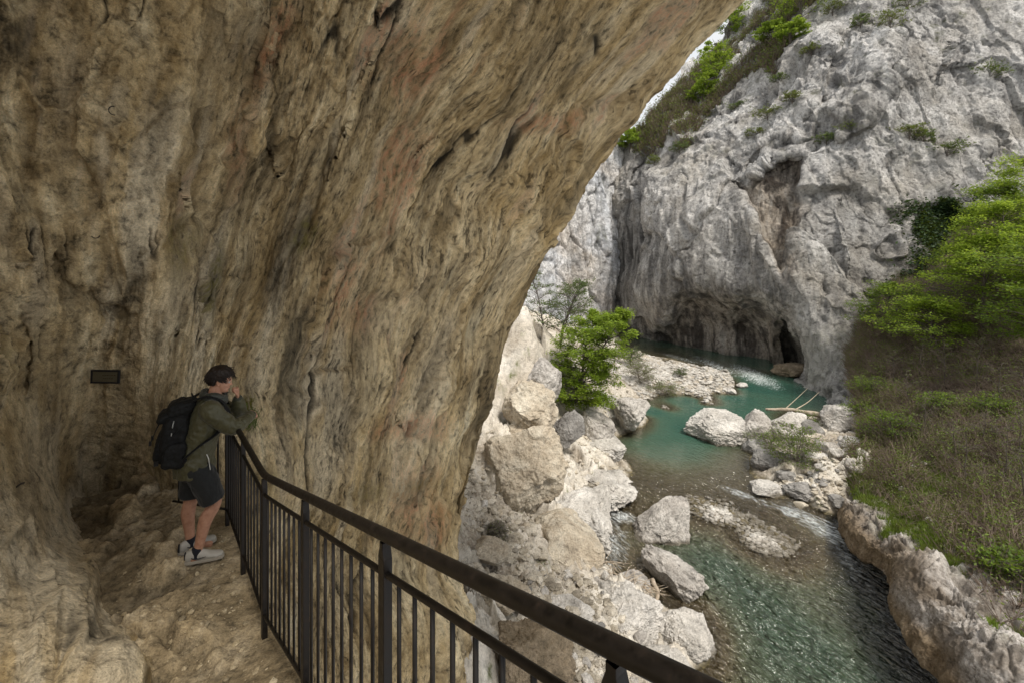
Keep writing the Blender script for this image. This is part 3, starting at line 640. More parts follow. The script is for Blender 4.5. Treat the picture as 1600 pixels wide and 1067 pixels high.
_g([(740, 970, -9.2), (720, 860, -9.7), (740, 800, -10.4), (760, 830, -10.9), (820, 810, -11.9), (880, 805, -12.4), (925, 840, -12.9), (850, 900, -12.0), (790, 950, -11.0), (890, 960, -12.4), (1000, 1010, -13.2), (930, 900, -13.2), (985, 915, -13.6),
    (900, 1060, -12.3), (1040, 1050, -13.4), (790, 1060, -10.8), (850, 860, -12.0), (940, 750, -13.1), (965, 740, -13.3), (905, 720, -12.6), (950, 715, -13.4), (880, 690, -11.6), (1050, 1015, -13.5), (800, 1200, -11.0), (1000, 1200, -12.9),
    (760, 690, -9.5), (870, 655, -11.2), (905, 645, -11.8), (945, 655, -12.8), (985, 648, -13.3), (800, 560, -7.2), (800, 620, -8.6), (850, 600, -9.6), (960, 600, -12.6), (1000, 580, -13.4), (1050, 600, -13.3), (1090, 600, -13.5), (1100, 615, -13.65), (960, 560, -12.8), (920, 570, -11.5), (900, 540, -10.5), (840, 520, -6.3), (880, 520, -9.0), (930, 530, -11.8), (1010, 560, -13.6), (820, 490, -3.8)])
_g([(1225, 700, -13.6), (1260, 720, -13.4), (1230, 755, -13.7), (1300, 740, -13.1), (1290, 780, -13.5), (1330, 720, -12.4), (1300, 690, -13.0), (1260, 660, -13.5), (1330, 780, -13.9), (1400, 700, -13.0), (1400, 900, -14.6), (1500, 900, -14.5), (1600, 1100, -15.5)])
_gp = np.array(GP)
ground_rbf = RBF(_gp[:, :2], _gp[:, 2], c=.6, scale=1.0, smooth=.02)
def ground_h(x, y, detail=True):
    xy = np.stack([np.ravel(x), np.ravel(y)], 1); z = ground_rbf(xy)
    if detail:
        p = np.stack([xy[:, 0], xy[:, 1], z * 1.0], 1); above = sstep(-14.25, -13.5, z)
        fl = np.stack([xy[:, 0], xy[:, 1], np.zeros(len(xy))], 1)
        d1, d2, did = worley(fl * .38 + .3 * fbm(fl * .7, 2, 4)[:, None], 9); e = d2 - d1
        Hg, eg = facets(fl * np.array([.30, .30, 1]) + .3 * fbm(fl * .5, 3, 61)[:, None], 31); Hh, eh = facets(fl * .95 + .3 * fbm(fl * 1.2, 3, 62)[:, None], 32)
        rock = (.55 * Hg * sstep(0, .05, eg) + .16 * Hh * sstep(0, .06, eh) + .20 * fbm(fl * .5, 4, 5, .55) + .18 * ridged(fl * 1.1, 4, 12, .55) + (did - .5) * .25 * sstep(0, .35, e) + .03 * fbm(fl * 6, 3, 18))
        # gravel bar stays low
        bar = np.exp(-(((xy[:, 0] - 14.5) / 7) ** 2 + ((xy[:, 1] - 52) / 9) ** 2)) + np.exp(-(((xy[:, 0] - 13) / 3.0) ** 2 + ((xy[:, 1] - 23.5) / 3.5) ** 2))
        k = above * (1 - np.clip(bar * 1.4, 0, .92))
        z = z + k * rock + (1 - above) * (.05 * fbm(fl * 1.5, 4, 21)) + .05 * above * np.abs(fbm(fl * 3, 3, 25))
    return z

def make_ground():
    px = np.linspace(560, 1500, 720); py = np.concatenate([np.linspace(482, 560, 150)[:-1], np.linspace(560, 1150, 500), np.linspace(1155, 1500, 60)])
    PX, PY = np.meshgrid(px, py); P = UZ(PX, PY, -12.5)
    z = ground_h(P[..., 0], P[..., 1]).reshape(PX.shape); base = ground_h(P[..., 0], P[..., 1], False).reshape(PX.shape)
    P[..., 2] = z; p = P.reshape(-1, 3)
    cav = np.clip(.55 + 1.1 * (z - base), 0, 1).ravel()
    gravel = np.clip(np.exp(-(((p[:, 0] - 14.5) / 7) ** 2 + ((p[:, 1] - 52) / 9) ** 2)) * 1.6 + sstep(.1, .45, fbm(p * .35, 3, 61)), 0, 1)
    moss = np.clip((fbm(p * .8, 4, 66) - .45) * 4, 0, 1) * .9
    M = np.stack([sstep(-13.75, -14.0, p[:, 2]), moss, gravel, np.zeros(len(p))], 1)
    t = NT('river_bank_rock'); w = t.pos(); a = t.noise(w, .35, 6, .6, .4); f = t.noise(w, 4, 8, .7); g = t.noise(w, 18, 5, .7)
    v = t.n('ShaderNodeTexVoronoi', {'Vector': w, 'Scale': 5.5}); vd = v.outputs['Distance']
    c = t.ramp(a, [(.3, (.40, .345, .27)), (.48, (.54, .49, .415)), (.62, (.64, .60, .53))])
    at = t.n('ShaderNodeAttribute', attribute_name='mask'); sp = t.n('ShaderNodeSeparateColor', {'Color': at.outputs['Color']})
    gc = t.mix(.5, t.ramp(vd, [(.15, (.58, .53, .46)), (.6, (.20, .165, .125))]), (.42, .355, .27))
    c = t.mix(t.math('MULTIPLY', sp.outputs[2], .85), c, gc)
    c = t.mix(t.math('MULTIPLY', sp.outputs[1], t.ramp(f, [(.42, 0), (.56, 1)])), c, (.10, .115, .035))
    bed = t.mix(t.noise(w, 2.5, 4, .6), (.10, .082, .035), (.235, .19, .10))
    bed = t.mix(1.0, bed, t.ramp(vd, [(.1, 1.3), (.6, .4)]), 'MULTIPLY')
    c = t.mix(1.0, c, t.ramp(f, [(.27, .45), (.5, 1.0), (.8, 1.18)]), 'MULTIPLY')
    c = t.mix(1.0, c, t.ramp(g, [(.3, .72), (.6, 1.1)]), 'MULTIPLY')
    c = t.mix(1.0, c, t.ramp(t.attr('cav'), [(0, .4), (.4, .9), (1, 1.12)]), 'MULTIPLY')  # dips of the bank darkened in the colour, like soft shade
    c = t.mix(sp.outputs[0], c, bed)
    b = t.bump(f, .8, .14); b = t.bump(g, .7, .03, b); b = t.bump(t.math('MULTIPLY', vd, t.math('ADD', sp.outputs[2], .25)), -.7, .08, b)
    t.bsdf(c, .9, b)
    o = np_mesh('ground', p, grid_faces(*PX.shape)[:, ::-1], t.m, True, {'cav': cav, 'mask': M}); tag(o, kind='structure')

# ================================================================== RIVER
def make_river():
    px = np.linspace(680, 1700, 900); py = np.concatenate([np.linspace(492, 560, 160)[:-1], np.linspace(560, 1240, 800)])
    PX, PY = np.meshgrid(px, py); P = UZ(PX, PY, W0); p = P.reshape(-1, 3)
    h = ground_h(P[..., 0], P[..., 1], False); dep = np.clip(W0 - h, -.6, 3)
    bx, by = PX.ravel(), PY.ravel()
    def blob(x, y, rx, ry, rot=0, k=1.0):
        c, s = math.cos(R(rot)), math.sin(R(rot)); dx, dy = bx - x, by - y
        return k * np.clip(1 - np.hypot((dx * c + dy * s) / rx, (-dx * s + dy * c) / ry), 0, 1)
    foam = np.maximum.reduce([blob(1180, 588, 60, 14, 22, 1.0), blob(1120, 572, 60, 9, 22, .7), blob(1236, 800, 26, 9, 25, 2.2), blob(1280, 822, 85, 18, 32, 1.2), blob(1330, 880, 90, 20, 52, .5), blob(968, 806, 34, 12, 10, 1.6), blob(1160, 772, 50, 7, 20, .9), blob(1210, 790, 60, 8, 20, .6), blob(1065, 560, 60, 6, 14, .4), blob(958, 850, 34, 55, 0, .9)])
    # flow-aligned waves: crests lie across the stream which runs down to the right in the near reach
    near = sstep(36, 24, p[:, 1]); ang = R(-58)
    fx, fy = math.cos(ang), math.sin(ang)
    a = p[:, 0] * fx + p[:, 1] * fy; b = -p[:, 0] * fy + p[:, 1] * fx
    wob = .5 * fbm(np.stack([p[:, 0] * .5, p[:, 1] * .5, p[:, 0] * 0], 1), 2, 3)
    q = np.stack([a * 1.2, (b + wob) * 3.2, a * 0], 1)
    wv = .075 * fbm(q, 3, 7, .5) * (.25 + .75 * near) + .03 * foam * fbm(np.stack([a * 2, b * 3, a * 0], 1) * 1.4, 3, 9, .6)
    calm = blob(1060, 690, 150, 80) * 1.6
    p[:, 2] += wv * np.clip(1 - calm, .12, 1)
    fl = fbm(np.stack([a * .9, b * 3.4, a * 0], 1) * 2.0, 4, 19, .6)
    foamm = np.clip(foam * 1.15 + .75 * fl * (foam > .02) * sstep(0, .3, foam) - .28, 0, 1)
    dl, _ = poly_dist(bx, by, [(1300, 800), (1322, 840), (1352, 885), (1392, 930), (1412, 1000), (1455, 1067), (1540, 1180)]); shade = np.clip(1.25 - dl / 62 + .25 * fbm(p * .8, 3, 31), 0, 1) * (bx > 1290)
    t = NT('river_water'); w = t.pos()
    de = t.attr('depth'); fo = t.attr('foam'); ne = t.attr('near')
    n1 = t.noise(w, .35, 3, .5)
    dd = t.math('ADD', de, t.math('MULTIPLY', t.math('SUBTRACT', n1, .5), .35))
    farc = t.ramp(dd, [(.0, (.13, .11, .07)), (.18, (.10, .115, .07)), (.42, (.058, .112, .078)), (.85, (.030, .085, .064))])
    nearc = t.ramp(dd, [(.0, (.19, .14, .075)), (.25, (.17, .135, .072)), (.5, (.095, .108, .06)), (.8, (.052, .088, .052))])
    body = t.mix(ne, farc, nearc); body = t.mix(t.attr('shade'), body, (.012, .014, .010))  # shade under the ledge put into the water colour
    rotn = t.n('ShaderNodeMapping', {'Vector': w, 'Rotation': (0, 0, -ang), 'Scale': (1, 1, 1)}).outputs[0]
    wav = t.n('ShaderNodeMapping', {'Vector': rotn, 'Scale': (1.0, 3.0, 1)}).outputs[0]
    nb = t.noise(wav, 1.9, 3, .5, .2); nb2 = t.noise(w, 6, 3, .5)
    ampl = t.math('ADD', t.math('MULTIPLY', ne, .9), .12)
    nrm = t.bump(nb, t.math('MULTIPLY', ampl, 1.0), .95); nrm = t.bump(nb2, .25, .02, nrm)
    surf = t.n('ShaderNodeBsdfPrincipled', {'Base Color': body, 'Roughness': .06, 'IOR': t.math('ADD', 1.4, t.math('MULTIPLY', ne, .8)), 'Normal': nrm})
    trn = t.n('ShaderNodeBsdfTransparent', {'Color': (.86, .86, .72, 1)})
    clr = t.ramp(dd, [(.0, .80), (.14, .55), (.4, .12), (.7, .03)])
    gl = t.n('ShaderNodeBsdfGlossy', {'Color': (1, 1, 1, 1), 'Roughness': .05, 'Normal': nrm})
    fr = t.n('ShaderNodeFresnel', {'IOR': 1.9, 'Normal': nrm}).outputs[0]
    tg = t.n('ShaderNodeMixShader', {0: fr, 1: trn.outputs[0], 2: gl.outputs[0]})
    m1 = t.n('ShaderNodeMixShader', {0: clr, 1: surf.outputs[0], 2: tg.outputs[0]})
    fd = t.n('ShaderNodeBsdfPrincipled', {'Base Color': (.72, .76, .76, 1), 'Roughness': .7, 'Normal': nrm})
    m2 = t.n('ShaderNodeMixShader', {0: t.math('MULTIPLY', fo, t.ramp(t.noise(wav, 3.5, 5, .65), [(.38, .15), (.6, 1)]), clamp=True), 1: m1.outputs[0], 2: fd.outputs[0]})
    t.t.links.new(m2.outputs[0], t.out.inputs[0])
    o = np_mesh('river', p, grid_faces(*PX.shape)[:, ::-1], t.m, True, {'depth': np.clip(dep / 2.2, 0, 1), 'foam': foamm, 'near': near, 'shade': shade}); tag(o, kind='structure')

# ================================================================== RIGHT BANK: UNDERCUT LEDGE AND HILLSIDE
HS = [  # columns run from far to near; rows: lip, shelf, slope, upper slope, top
    [(1300, 752, 27.5), (1318, 780, 25.3), (1331, 803, 22.5), (1362, 835, 19.8), (1408, 868, 17.5), (1436, 893, 16), (1488, 950, 14.1), (1552, 1025, 12.2), (1630, 1140, 10.5)],
    [(1330, 715, 28.5), (1350, 745, 26.5), (1395, 765, 24), (1450, 800, 21), (1500, 830, 18.5), (1550, 870, 16.8), (1610, 930, 14.6), (1690, 1010, 12.6), (1800, 1110, 10.9)],
    [(1345, 660, 33), (1375, 670, 30.5), (1440, 680, 28), (1510, 700, 25), (1580, 730, 22.5), (1650, 765, 20), (1740, 810, 17.8), (1850, 880, 15.5), (2000, 970, 13.5)],
    [(1330, 600, 40), (1360, 590, 37.5), (1430, 580, 35), (1520, 580, 32), (1620, 590, 29), (1720, 610, 26), (1850, 640, 23), (2000, 680, 20), (2200, 740, 17)],
    [(1330, 540, 46), (1370, 510, 44), (1440, 480, 42), (1540, 455, 39), (1650, 440, 37), (1780, 440, 34), (1950, 440, 30), (2150, 450, 26), (2400, 480, 22)],
    [(1360, 470, 52), (1400, 420, 50), (1490, 370, 49), (1600, 320, 48), (1750, 300, 46), (1900, 280, 44), (2100, 280, 40), (2300, 300, 35), (2600, 300, 30)]]
HB = [(1300, 775, 27), (1314, 805, 24.6), (1322, 838, 22.2), (1345, 872, 20), (1385, 905, 18), (1402, 950, 16.2), (1422, 1020, 14.4), (1482, 1072, 13), (1560, 1180, 11.2)]
def make_hillside():
    rows = [np.array([U(*q) for q in r]) for r in HS]; B = np.array([U(*q) for q in HB]); L = rows[0]
    fm = (B + L) / 2 + np.array([-.25, -.1, 0])
    cav1 = B + np.array([1.4, .3, .25]); cav2 = B + np.array([3.0, .6, -.3]); cav3 = cav2.copy(); cav3[:, 2] = -15.2
    ctrl = np.stack([cav3, cav2, cav1, B, fm, L] + rows[1:], 0)
    P = cr(ctrl, 560); P = np.swapaxes(cr(np.swapaxes(P, 0, 1), 620), 0, 1)
    v = np.linspace(0, len(ctrl) - 1, 560)[:, None] * np.ones((1, 620))
    N = grid_normals(P); sh = P.shape[:2]; p = P.reshape(-1, 3); n = N.reshape(-1, 3)
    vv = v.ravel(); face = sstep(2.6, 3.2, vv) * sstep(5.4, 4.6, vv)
    lipz = sstep(4.6, 5.2, vv) * sstep(7.0, 5.8, vv)
    up = n * np.sign(np.median(n[vv > 6][:, 2]))
    n = up
    pv = p * np.array([1, 1, .35])
    d = .28 * fbm(p * .35, 3, 3) + (.06 + .05 * lipz) * ridged(p * 2.6, 5, 6, .62) * (1 - .4 * face) + .05 * lipz * ridged(p * np.array([5, 5, 8]), 3, 26) + .07 * fbm(pv * 2.2, 5, 9, .6) * (1 - .3 * face)
    F1, F2, ID = worley(p * .8 + .3 * fbm(p, 2, 4)[:, None], 11); e = F2 - F1
    Hl, el = facets(p * np.array([.75, .75, .9]) + .3 * fbm(p * .9, 3, 55)[:, None], 41); Hm, em = facets(p * 2.1 + .3 * fbm(p * 2, 3, 56)[:, None], 42)
    d += (.26 * Hl * sstep(0, .05, el) + .07 * Hm * sstep(0, .07, em)) * np.maximum(lipz, face * .15)
    d += lipz * ((ID - .5) * .22 * sstep(0, .12, e) - .10 * np.exp(-(e / .05) ** 2)) + sstep(5.6, 7, vv) * .5 * fbm(p * .5, 4, 13)
    P2 = p + n * d[:, None]
    nz = fbm(p * .45, 4, 70); ny = fbm(p * 1.6, 4, 72)
    Y = p[:, 1]; bx = 800 + F * p[:, 0] / Y; by = HY - F * p[:, 2] / Y
    grass = sstep(5.1, 5.6, vv + .5 * nz) * sstep(7.5, 6.7, vv + .5 * nz) * sstep(-.50, -.08, .55 * ny + .8 * nz + .3 * fbm(p * 3.5, 3, 88) + .18 * sstep(1500, 1400, bx))
    # bare rock shows on the near shelf
    rocky = sstep(860, 930, by) * sstep(6.9, 6.1, vv + .6 * ny); grass = grass * (1 - rocky * sstep(-.30, .15, ny + .2))
    soil = sstep(6.0, 7.2, vv + .7 * nz)
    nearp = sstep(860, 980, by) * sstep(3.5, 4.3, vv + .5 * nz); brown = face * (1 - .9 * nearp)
    pale = np.clip(lipz * sstep(-.1, .3, ny) + rocky * .8 + nearp * .7, 0, 1) * (1 - brown) * sstep(-.4, .1, nz + .5 * ny) * .85
    t = NT('bank_rock_and_soil'); w = t.pos(); wv = t.pos((1, 1, .3)); a = t.noise(w, .6, 7, .6, .4); f = t.noise(w, 4.5, 8, .7); g = t.noise(w, 20, 4, .7); s_ = t.noise(wv, 1.6, 7, .6)
    at = t.n('ShaderNodeAttribute', attribute_name='mask'); sp = t.n('ShaderNodeSeparateColor', {'Color': at.outputs['Color']})
    c = t.ramp(a, [(.3, (.12, .10, .08)), (.5, (.22, .19, .16)), (.7, (.36, .33, .295))])
    c = t.mix(t.math('MULTIPLY', at.outputs['Alpha'], t.ramp(f, [(.35, .1), (.55, 1)]), clamp=True), c, (.55, .52, .49))
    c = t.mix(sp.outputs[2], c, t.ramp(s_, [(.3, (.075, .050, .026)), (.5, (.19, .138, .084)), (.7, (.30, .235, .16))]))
    c = t.mix(sp.outputs[0], c, t.ramp(f, [(.3, (.06, .042, .028)), (.5, (.12, .09, .062)), (.7, (.20, .155, .115))]))
    c = t.mix(t.math('MULTIPLY', sp.outputs[1], t.ramp(f, [(.36, .2), (.52, 1)])), c, t.ramp(a, [(.35, (.085, .09, .03)), (.6, (.13, .15, .045))]))
    c = t.mix(1.0, c, t.ramp(f, [(.27, .45), (.5, 1.0), (.8, 1.2)]), 'MULTIPLY')
    c = t.mix(1.0, c, t.ramp(g, [(.3, .72), (.6, 1.1)]), 'MULTIPLY')
    c = t.mix(1.0, c, t.ramp(t.attr('cav'), [(0, .4), (.4, .9), (1, 1.12)]), 'MULTIPLY')  # shading of the bank relief mixed into its colour
    b = t.bump(f, .8, .14); b = t.bump(g, .7, .03, b); t.bsdf(c, .93, b)
    o = np_mesh('hillside', P2, grid_faces(*sh), t.m, True, {'cav': np.clip(.58 + 1.6 * (d - .28 * fbm(p * .35, 3, 3) - .24 * Hl * np.maximum(lipz, face * .35)), 0, 1), 'mask': np.stack([soil * (1 - rocky), grass, brown, pale], 1)}); tag(o, kind='structure')
    return P2.reshape(*sh, 3), v, grass.reshape(sh), bx.reshape(sh), by.reshape(sh), rocky.reshape(sh)
# ================================================================== ROCKS
def rock_verts(sub, seed, size, cuts=7, soft=.035, noise=1.0, round_=.0, boxy=.4):
    r = np.random.default_rng(seed); v, f = ico(sub)
    l4 = (np.abs(v) ** 5).sum(1) ** .2; p = v / (1 - boxy + boxy * l4)[:, None]
    for k in range(cuts):
        n = r.normal(size=3); n /= np.linalg.norm(n); c = r.uniform(.50, .82) + round_
        s = p @ n; over = np.maximum(s - c, 0); p = p - (over - soft * (1 - np.exp(-over / soft)))[:, None] * n
    q = p + seed * 3.1
    d = .06 * fbm(q * 1.6, 3, 2) + .045 * ridged(q * 3.2, 5, 6, .6) + .02 * fbm(q * 11, 3, 9, .6)
    Ha, ea = facets(q * 1.3 + .2 * fbm(q * 2, 3, 4)[:, None], 5); Hb, eb = facets(q * 3.4 + .25 * fbm(q * 4, 3, 6)[:, None], 7)
    d = d + .085 * Ha * sstep(0, .06, ea) + .030 * Hb * sstep(0, .08, eb)
    p = p * (1 + noise * d)[:, None]; cav = np.clip(.62 + 3.2 * (d - .05 - .07 * Ha), 0, 1)
    return p * np.asarray(size, float) / 2, f, cav

MR = {}
def rocks_mats():
    MR['pale'] = mat_rock('pale_limestone_boulder', ((.40, .37, .33), (.52, .49, .445), (.62, .59, .545), (.72, .695, .655)), .6)
    MR['warm'] = mat_rock('warm_limestone_boulder', ((.34, .28, .20), (.47, .40, .305), (.56, .50, .40), (.66, .61, .51)), .6, lichen=.3)
    MR['grey'] = mat_rock('grey_limestone_boulder', ((.17, .16, .148), (.25, .237, .22), (.34, .325, .305), (.44, .425, .40)), .8)
    MR['mid'] = mat_rock('weathered_boulder', ((.31, .285, .255), (.42, .39, .355), (.53, .50, .46), (.63, .60, .56)), .7)
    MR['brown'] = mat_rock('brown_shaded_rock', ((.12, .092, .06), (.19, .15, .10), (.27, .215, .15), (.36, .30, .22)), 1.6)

def boulder(x0, y0, x1, y1, zb, mat, label, seed, cuts=8, tilt=(0, 0, 0), deep=.85, sub=6, sink=.12, name='boulder', cat='boulder', group=None, noise=1.0, hs=1.0, round_=0.0, boxy=.4, taper=0, shift=0):
    Yf = -zb * F / (y1 - HY); Yc = Yf; wd = (x1 - x0) * Yc / F; dp = wd * deep; Yc = Yf + dp * .42; wd = (x1 - x0) * Yc / F
    zt = -(y0 - HY) * (Yc + dp * .1) / F; h = max(zt - zb, wd * .25) * hs; sk = h * sink
    cx = ((x0 + x1) / 2 - 800) * Yc / F
    v, f, cav = rock_verts(sub, seed, (1, 1, 1), cuts, noise=noise, round_=round_, boxy=boxy)
    if taper: k_ = (v[:, 2:3] + 1) / 2; v[:, :2] *= 1 - taper * k_; v[:, 0:1] += shift * k_
    M = Matrix.Rotation(R(tilt[2]), 3, 'Z') @ Matrix.Rotation(R(tilt[1]), 3, 'Y') @ Matrix.Rotation(R(tilt[0]), 3, 'X')
    v = v @ np.array(M).T; e = v.max(0) - v.min(0); v = v - (v.max(0) + v.min(0)) / 2
    v = v / e * np.array([wd, dp, h + sk]) * 1.02
    o = np_mesh(name, v, f, MR[mat], True, {'cav': cav}); o.location = (cx, Yc, zb - sk + (h + sk) / 2)
    return tag(o, label, cat, group)

def slab(c0, c1, zb, width, thick, mat, label, seed, roll=0, sub=6, rise=0.0):
    """long slab lying from survey point c0 to c1"""
    A = UZ(c0[0], c0[1], zb); B = UZ(c1[0], c1[1], zb); d = B - A; L = np.linalg.norm(d); ang = math.atan2(d[1], d[0])
    v, f, cav = rock_verts(sub, seed, (1, 1, 1), 5, soft=.02, boxy=.95, round_=.14); v = v / (v.max(0) - v.min(0)) * np.array([L, width, thick])
    o = np_mesh('boulder', v, f, MR[mat], True, {'cav': cav}); m = (A + B) / 2
    o.location = (m[0], m[1], zb + thick * .3); o.rotation_euler = (R(roll), R(rise), ang); return tag(o, label, 'boulder')

def path_grit():
    r = np.random.default_rng(77); P = []; S = []
    for k in range(1500):
        s = r.uniform(-3.2, 1.6); t = .06 + 1.5 * r.random() ** 1.3; x = P0[0] + DIR[0] * s + PERP[0] * t; y = P0[1] + DIR[1] * s + PERP[1] * t
        if y < .8: continue
        P.append((x, y, float(path_z(x, y)))); S.append(.010 + .055 * r.random() ** 5)
    m = mat_rock('path_pebble', ((.24, .185, .11), (.36, .29, .18), (.48, .40, .27), (.58, .50, .36)), 8.0, obj=False, lichen=.1)
    tag(scatter_stones('grit', P, S, m, 12, 1, .6), kind='stuff')

def all_boulders():
    rocks_mats()
    b = boulder
    b(752, 662, 886, 808, -11.9, 'warm', 'huge square-cut beige boulder, largest block on the left bank', 11, 4, (4, -3, 24), .9, 7, .02, noise=.8, round_=.16, boxy=.95, taper=-.16)
    b(784, 594, 872, 672, -9.4, 'warm', 'bulging beige boulder carrying the round grey boulder on its back', 22, 6, (0, 25, 10), .9, 6, .2, round_=.06)
    b(818, 557, 878, 628, -8.3, 'mid', 'round grey head-like boulder perched on top of the beige one', 31, 4, (0, 0, 40), .9, 6, .15, round_=.1)
    b(795, 650, 870, 700, -10.2, 'warm', 'tilted beige rock wedged on top of the huge square block', 24, 6, (20, 0, 10), .9, 6, .3)
    b(860, 638, 915, 698, -11.2, 'grey', 'dark grey flat slab leaning between the huge block and the green tree', 33, 8, (0, 35, -10), .6, 6, .05)
    b(955, 618, 1018, 677, -13.5, 'mid', 'grey-streaked boulder at the left edge of the teal pool under the green tree', 12, 8, (0, 10, 15), .9, 6, .1)
    b(905, 640, 962, 690, -12.9, 'mid', 'low grey rock under the green tree, left of the streaked boulder', 14, 8, (0, -10, 30), .8, 6, .25)
    b(920, 612, 968, 648, -12.6, 'pale', 'pale flat-topped rock directly under the green tree crown', 15, 8, (0, 0, 50), .8, 5, .25)
    b(884, 706, 988, 790, -13.7, 'pale', 'white scalloped rock shelf dropping into the pool', 16, 10, (0, 6, 25), 1.5, 7, .35, noise=1.2, hs=.6, boxy=.8)
    b(912, 668, 975, 722, -13.5, 'pale', 'white rounded rock shelf by the narrow end of the pool', 46, 9, (0, 6, 25), 1.4, 6, .35, noise=1.2, hs=.6, boxy=.8)
    b(862, 745, 965, 850, -13.4, 'pale', 'broad white rock sloping to the water below the square block', 17, 8, (0, 14, -20), 1.5, 7, .3, noise=1.1, hs=.62, boxy=.8)
    b(822, 790, 940, 912, -13.0, 'warm', 'smooth beige rock hump above the small rapid', 18, 5, (0, 18, 30), 1.3, 7, .3, noise=.6, round_=.08, hs=.8, boxy=.7)
    b(986, 774, 1077, 866, -14.5, 'mid', 'big triangular boulder standing in the river', 19, 4, (0, 0, 0), .75, 7, .02, noise=.8, boxy=.9, round_=.2, taper=.82, shift=.55)
    slab((1012, 882), (1098, 952), -14.3, 1.5, 1.7, 'mid', 'long tilted rock slab lying in the river edge beside the triangular boulder', 20, 22, rise=4)
    b(945, 893, 1017, 940, -13.9, 'mid', 'low grey rock with driftwood behind the long slab', 21, 6, (0, 10, 20), .8, 6, .3)
    b(918, 922, 1035, 1015, -13.5, 'pale', 'broad pale boulder with a ragged face, nearest the long slab', 23, 8, (10, 16, 15), .95, 7, .25)
    b(1022, 955, 1114, 1048, -14.2, 'pale', 'rounded white boulder at the water edge below the long slab', 34, 6, (0, 12, 30), .9, 7, .1, round_=.04)
    b(985, 1018, 1085, 1085, -13.7, 'pale', 'pale rock at the bottom edge just above the handrail', 25, 8, (0, 8, 30), .9, 6, .3)
    b(900, 985, 985, 1070, -13.2, 'mid', 'pale broken rock behind the handrail near the bottom edge', 26, 9, (0, 8, 60), .9, 6, .3)
    b(835, 925, 925, 990, -12.5, 'pale', 'flat pale rock half covered in rubble seen above the handrail', 27, 9, (0, 8, 10), .9, 6, .4)
    b(778, 978, 900, 1130, -11.0, 'brown', 'dark brown jagged rock in shadow just beyond the railing', 28, 7, (0, 10, 10), .8, 7, .1, noise=1.4)
    b(740, 905, 830, 965, -10.9, 'warm', 'low beige rock ledge near the foot of the cave wall', 29, 7, (0, 10, 10), .9, 6, .4)
    b(738, 840, 800, 880, -10.6, 'warm', 'small beige rock on the gravel slope left of the smooth hump', 35, 7, (0, 10, 40), .9, 5, .4)
    # right bank
    b(1074, 640, 1164, 702, -14.3, 'pale', 'large white boulder standing in the teal pool', 36, 7, (0, 0, 10), .8, 7, .05, boxy=.7, round_=.08, taper=.35, shift=.08)
    b(1150, 637, 1207, 697, -14.1, 'mid', 'upright grey boulder touching the large white one in the pool', 37, 8, (0, -12, 30), .8, 6, .05)
    b(1198, 641, 1260, 694, -13.8, 'pale', 'pale grey boulder under the driftwood log', 38, 8, (0, 16, 50), .8, 6, .1)
    b(1160, 684, 1197, 713, -14.1, 'grey', 'small grey boulder at the pool edge in front of the upright one', 39, 6, (0, 0, 10), .9, 6, .1, round_=.05)
    b(1173, 703, 1233, 745, -14.05, 'grey', 'rounded dark grey boulder left of the young green shrub', 41, 5, (0, 0, 10), .9, 6, .1, round_=.06)
    b(1227, 753, 1277, 785, -13.95, 'grey', 'rounded grey boulder at the rapids, right of the white rock', 42, 5, (0, 0, 10), .9, 6, .1, round_=.05)
    b(1170, 750, 1220, 779, -14.1, 'pale', 'low whitish rock at the head of the rapids', 43, 8, (0, 0, 10), .9, 6, .2)
    b(1265, 738, 1303, 766, -13.6, 'grey', 'grey oval boulder to the right behind the young shrub', 44, 5, (0, 0, 10), .9, 6, .1, round_=.05)
    b(1214, 733, 1243, 757, -13.8, 'grey', 'small dark boulder between two larger ones below the shrub', 45, 6, (0, 0, 10), .9, 5, .1)
    b(1245, 700, 1294, 738, -13.5, 'pale', 'white pitted rock right behind the young green shrub', 47, 9, (0, 0, 10), .9, 6, .2)
    b(1280, 688, 1312, 718, -13.1, 'mid', 'angular grey block in the rubble right of the shrub', 48, 10, (0, 10, 10), .9, 5, .1)
    b(1310, 680, 1344, 706, -12.7, 'mid', 'angular pale block at the foot of the bare slope', 49, 10, (0, 10, 40), .9, 5, .1)
    b(1296, 770, 1324, 797, -13.7, 'grey', 'dark rock at the water where the undercut ledge begins', 50, 8, (0, 10, 40), .9, 5, .1)
    b(1286, 632, 1345, 680, -13.0, 'mid', 'wide pale rock dome behind the driftwood log', 51, 6, (0, 10, 0), 1.0, 6, .3)
    b(1250, 655, 1285, 690, -13.5, 'grey', 'dark grey boulder directly below the end of the driftwood log', 52, 6, (0, 10, 60), .9, 5, .1)
    b(1150, 597, 1167, 607, -14.05, 'pale', 'tiny boulder alone in the upper teal channel', 53, 6, (0, 0, 0), .9, 4, .2)
    b(1136, 606, 1150, 616, -14.0, 'pale', 'tiny white boulder at the tip of the gravel bar', 54, 6, (0, 0, 0), .9, 4, .2)
    b(1242, 783, 1261, 796, -14.05, 'warm', 'small tan stone alone in the shallow rapids', 55, 7, (0, 0, 0), .9, 4, .2)
    b(1210, 566, 1262, 590, -13.9, 'brown', 'low brown rock inside the mouth of the river cave', 56, 7, (0, 0, 0), .9, 5, .3)
    # medium stones: individuals
    r = np.random.default_rng(5)
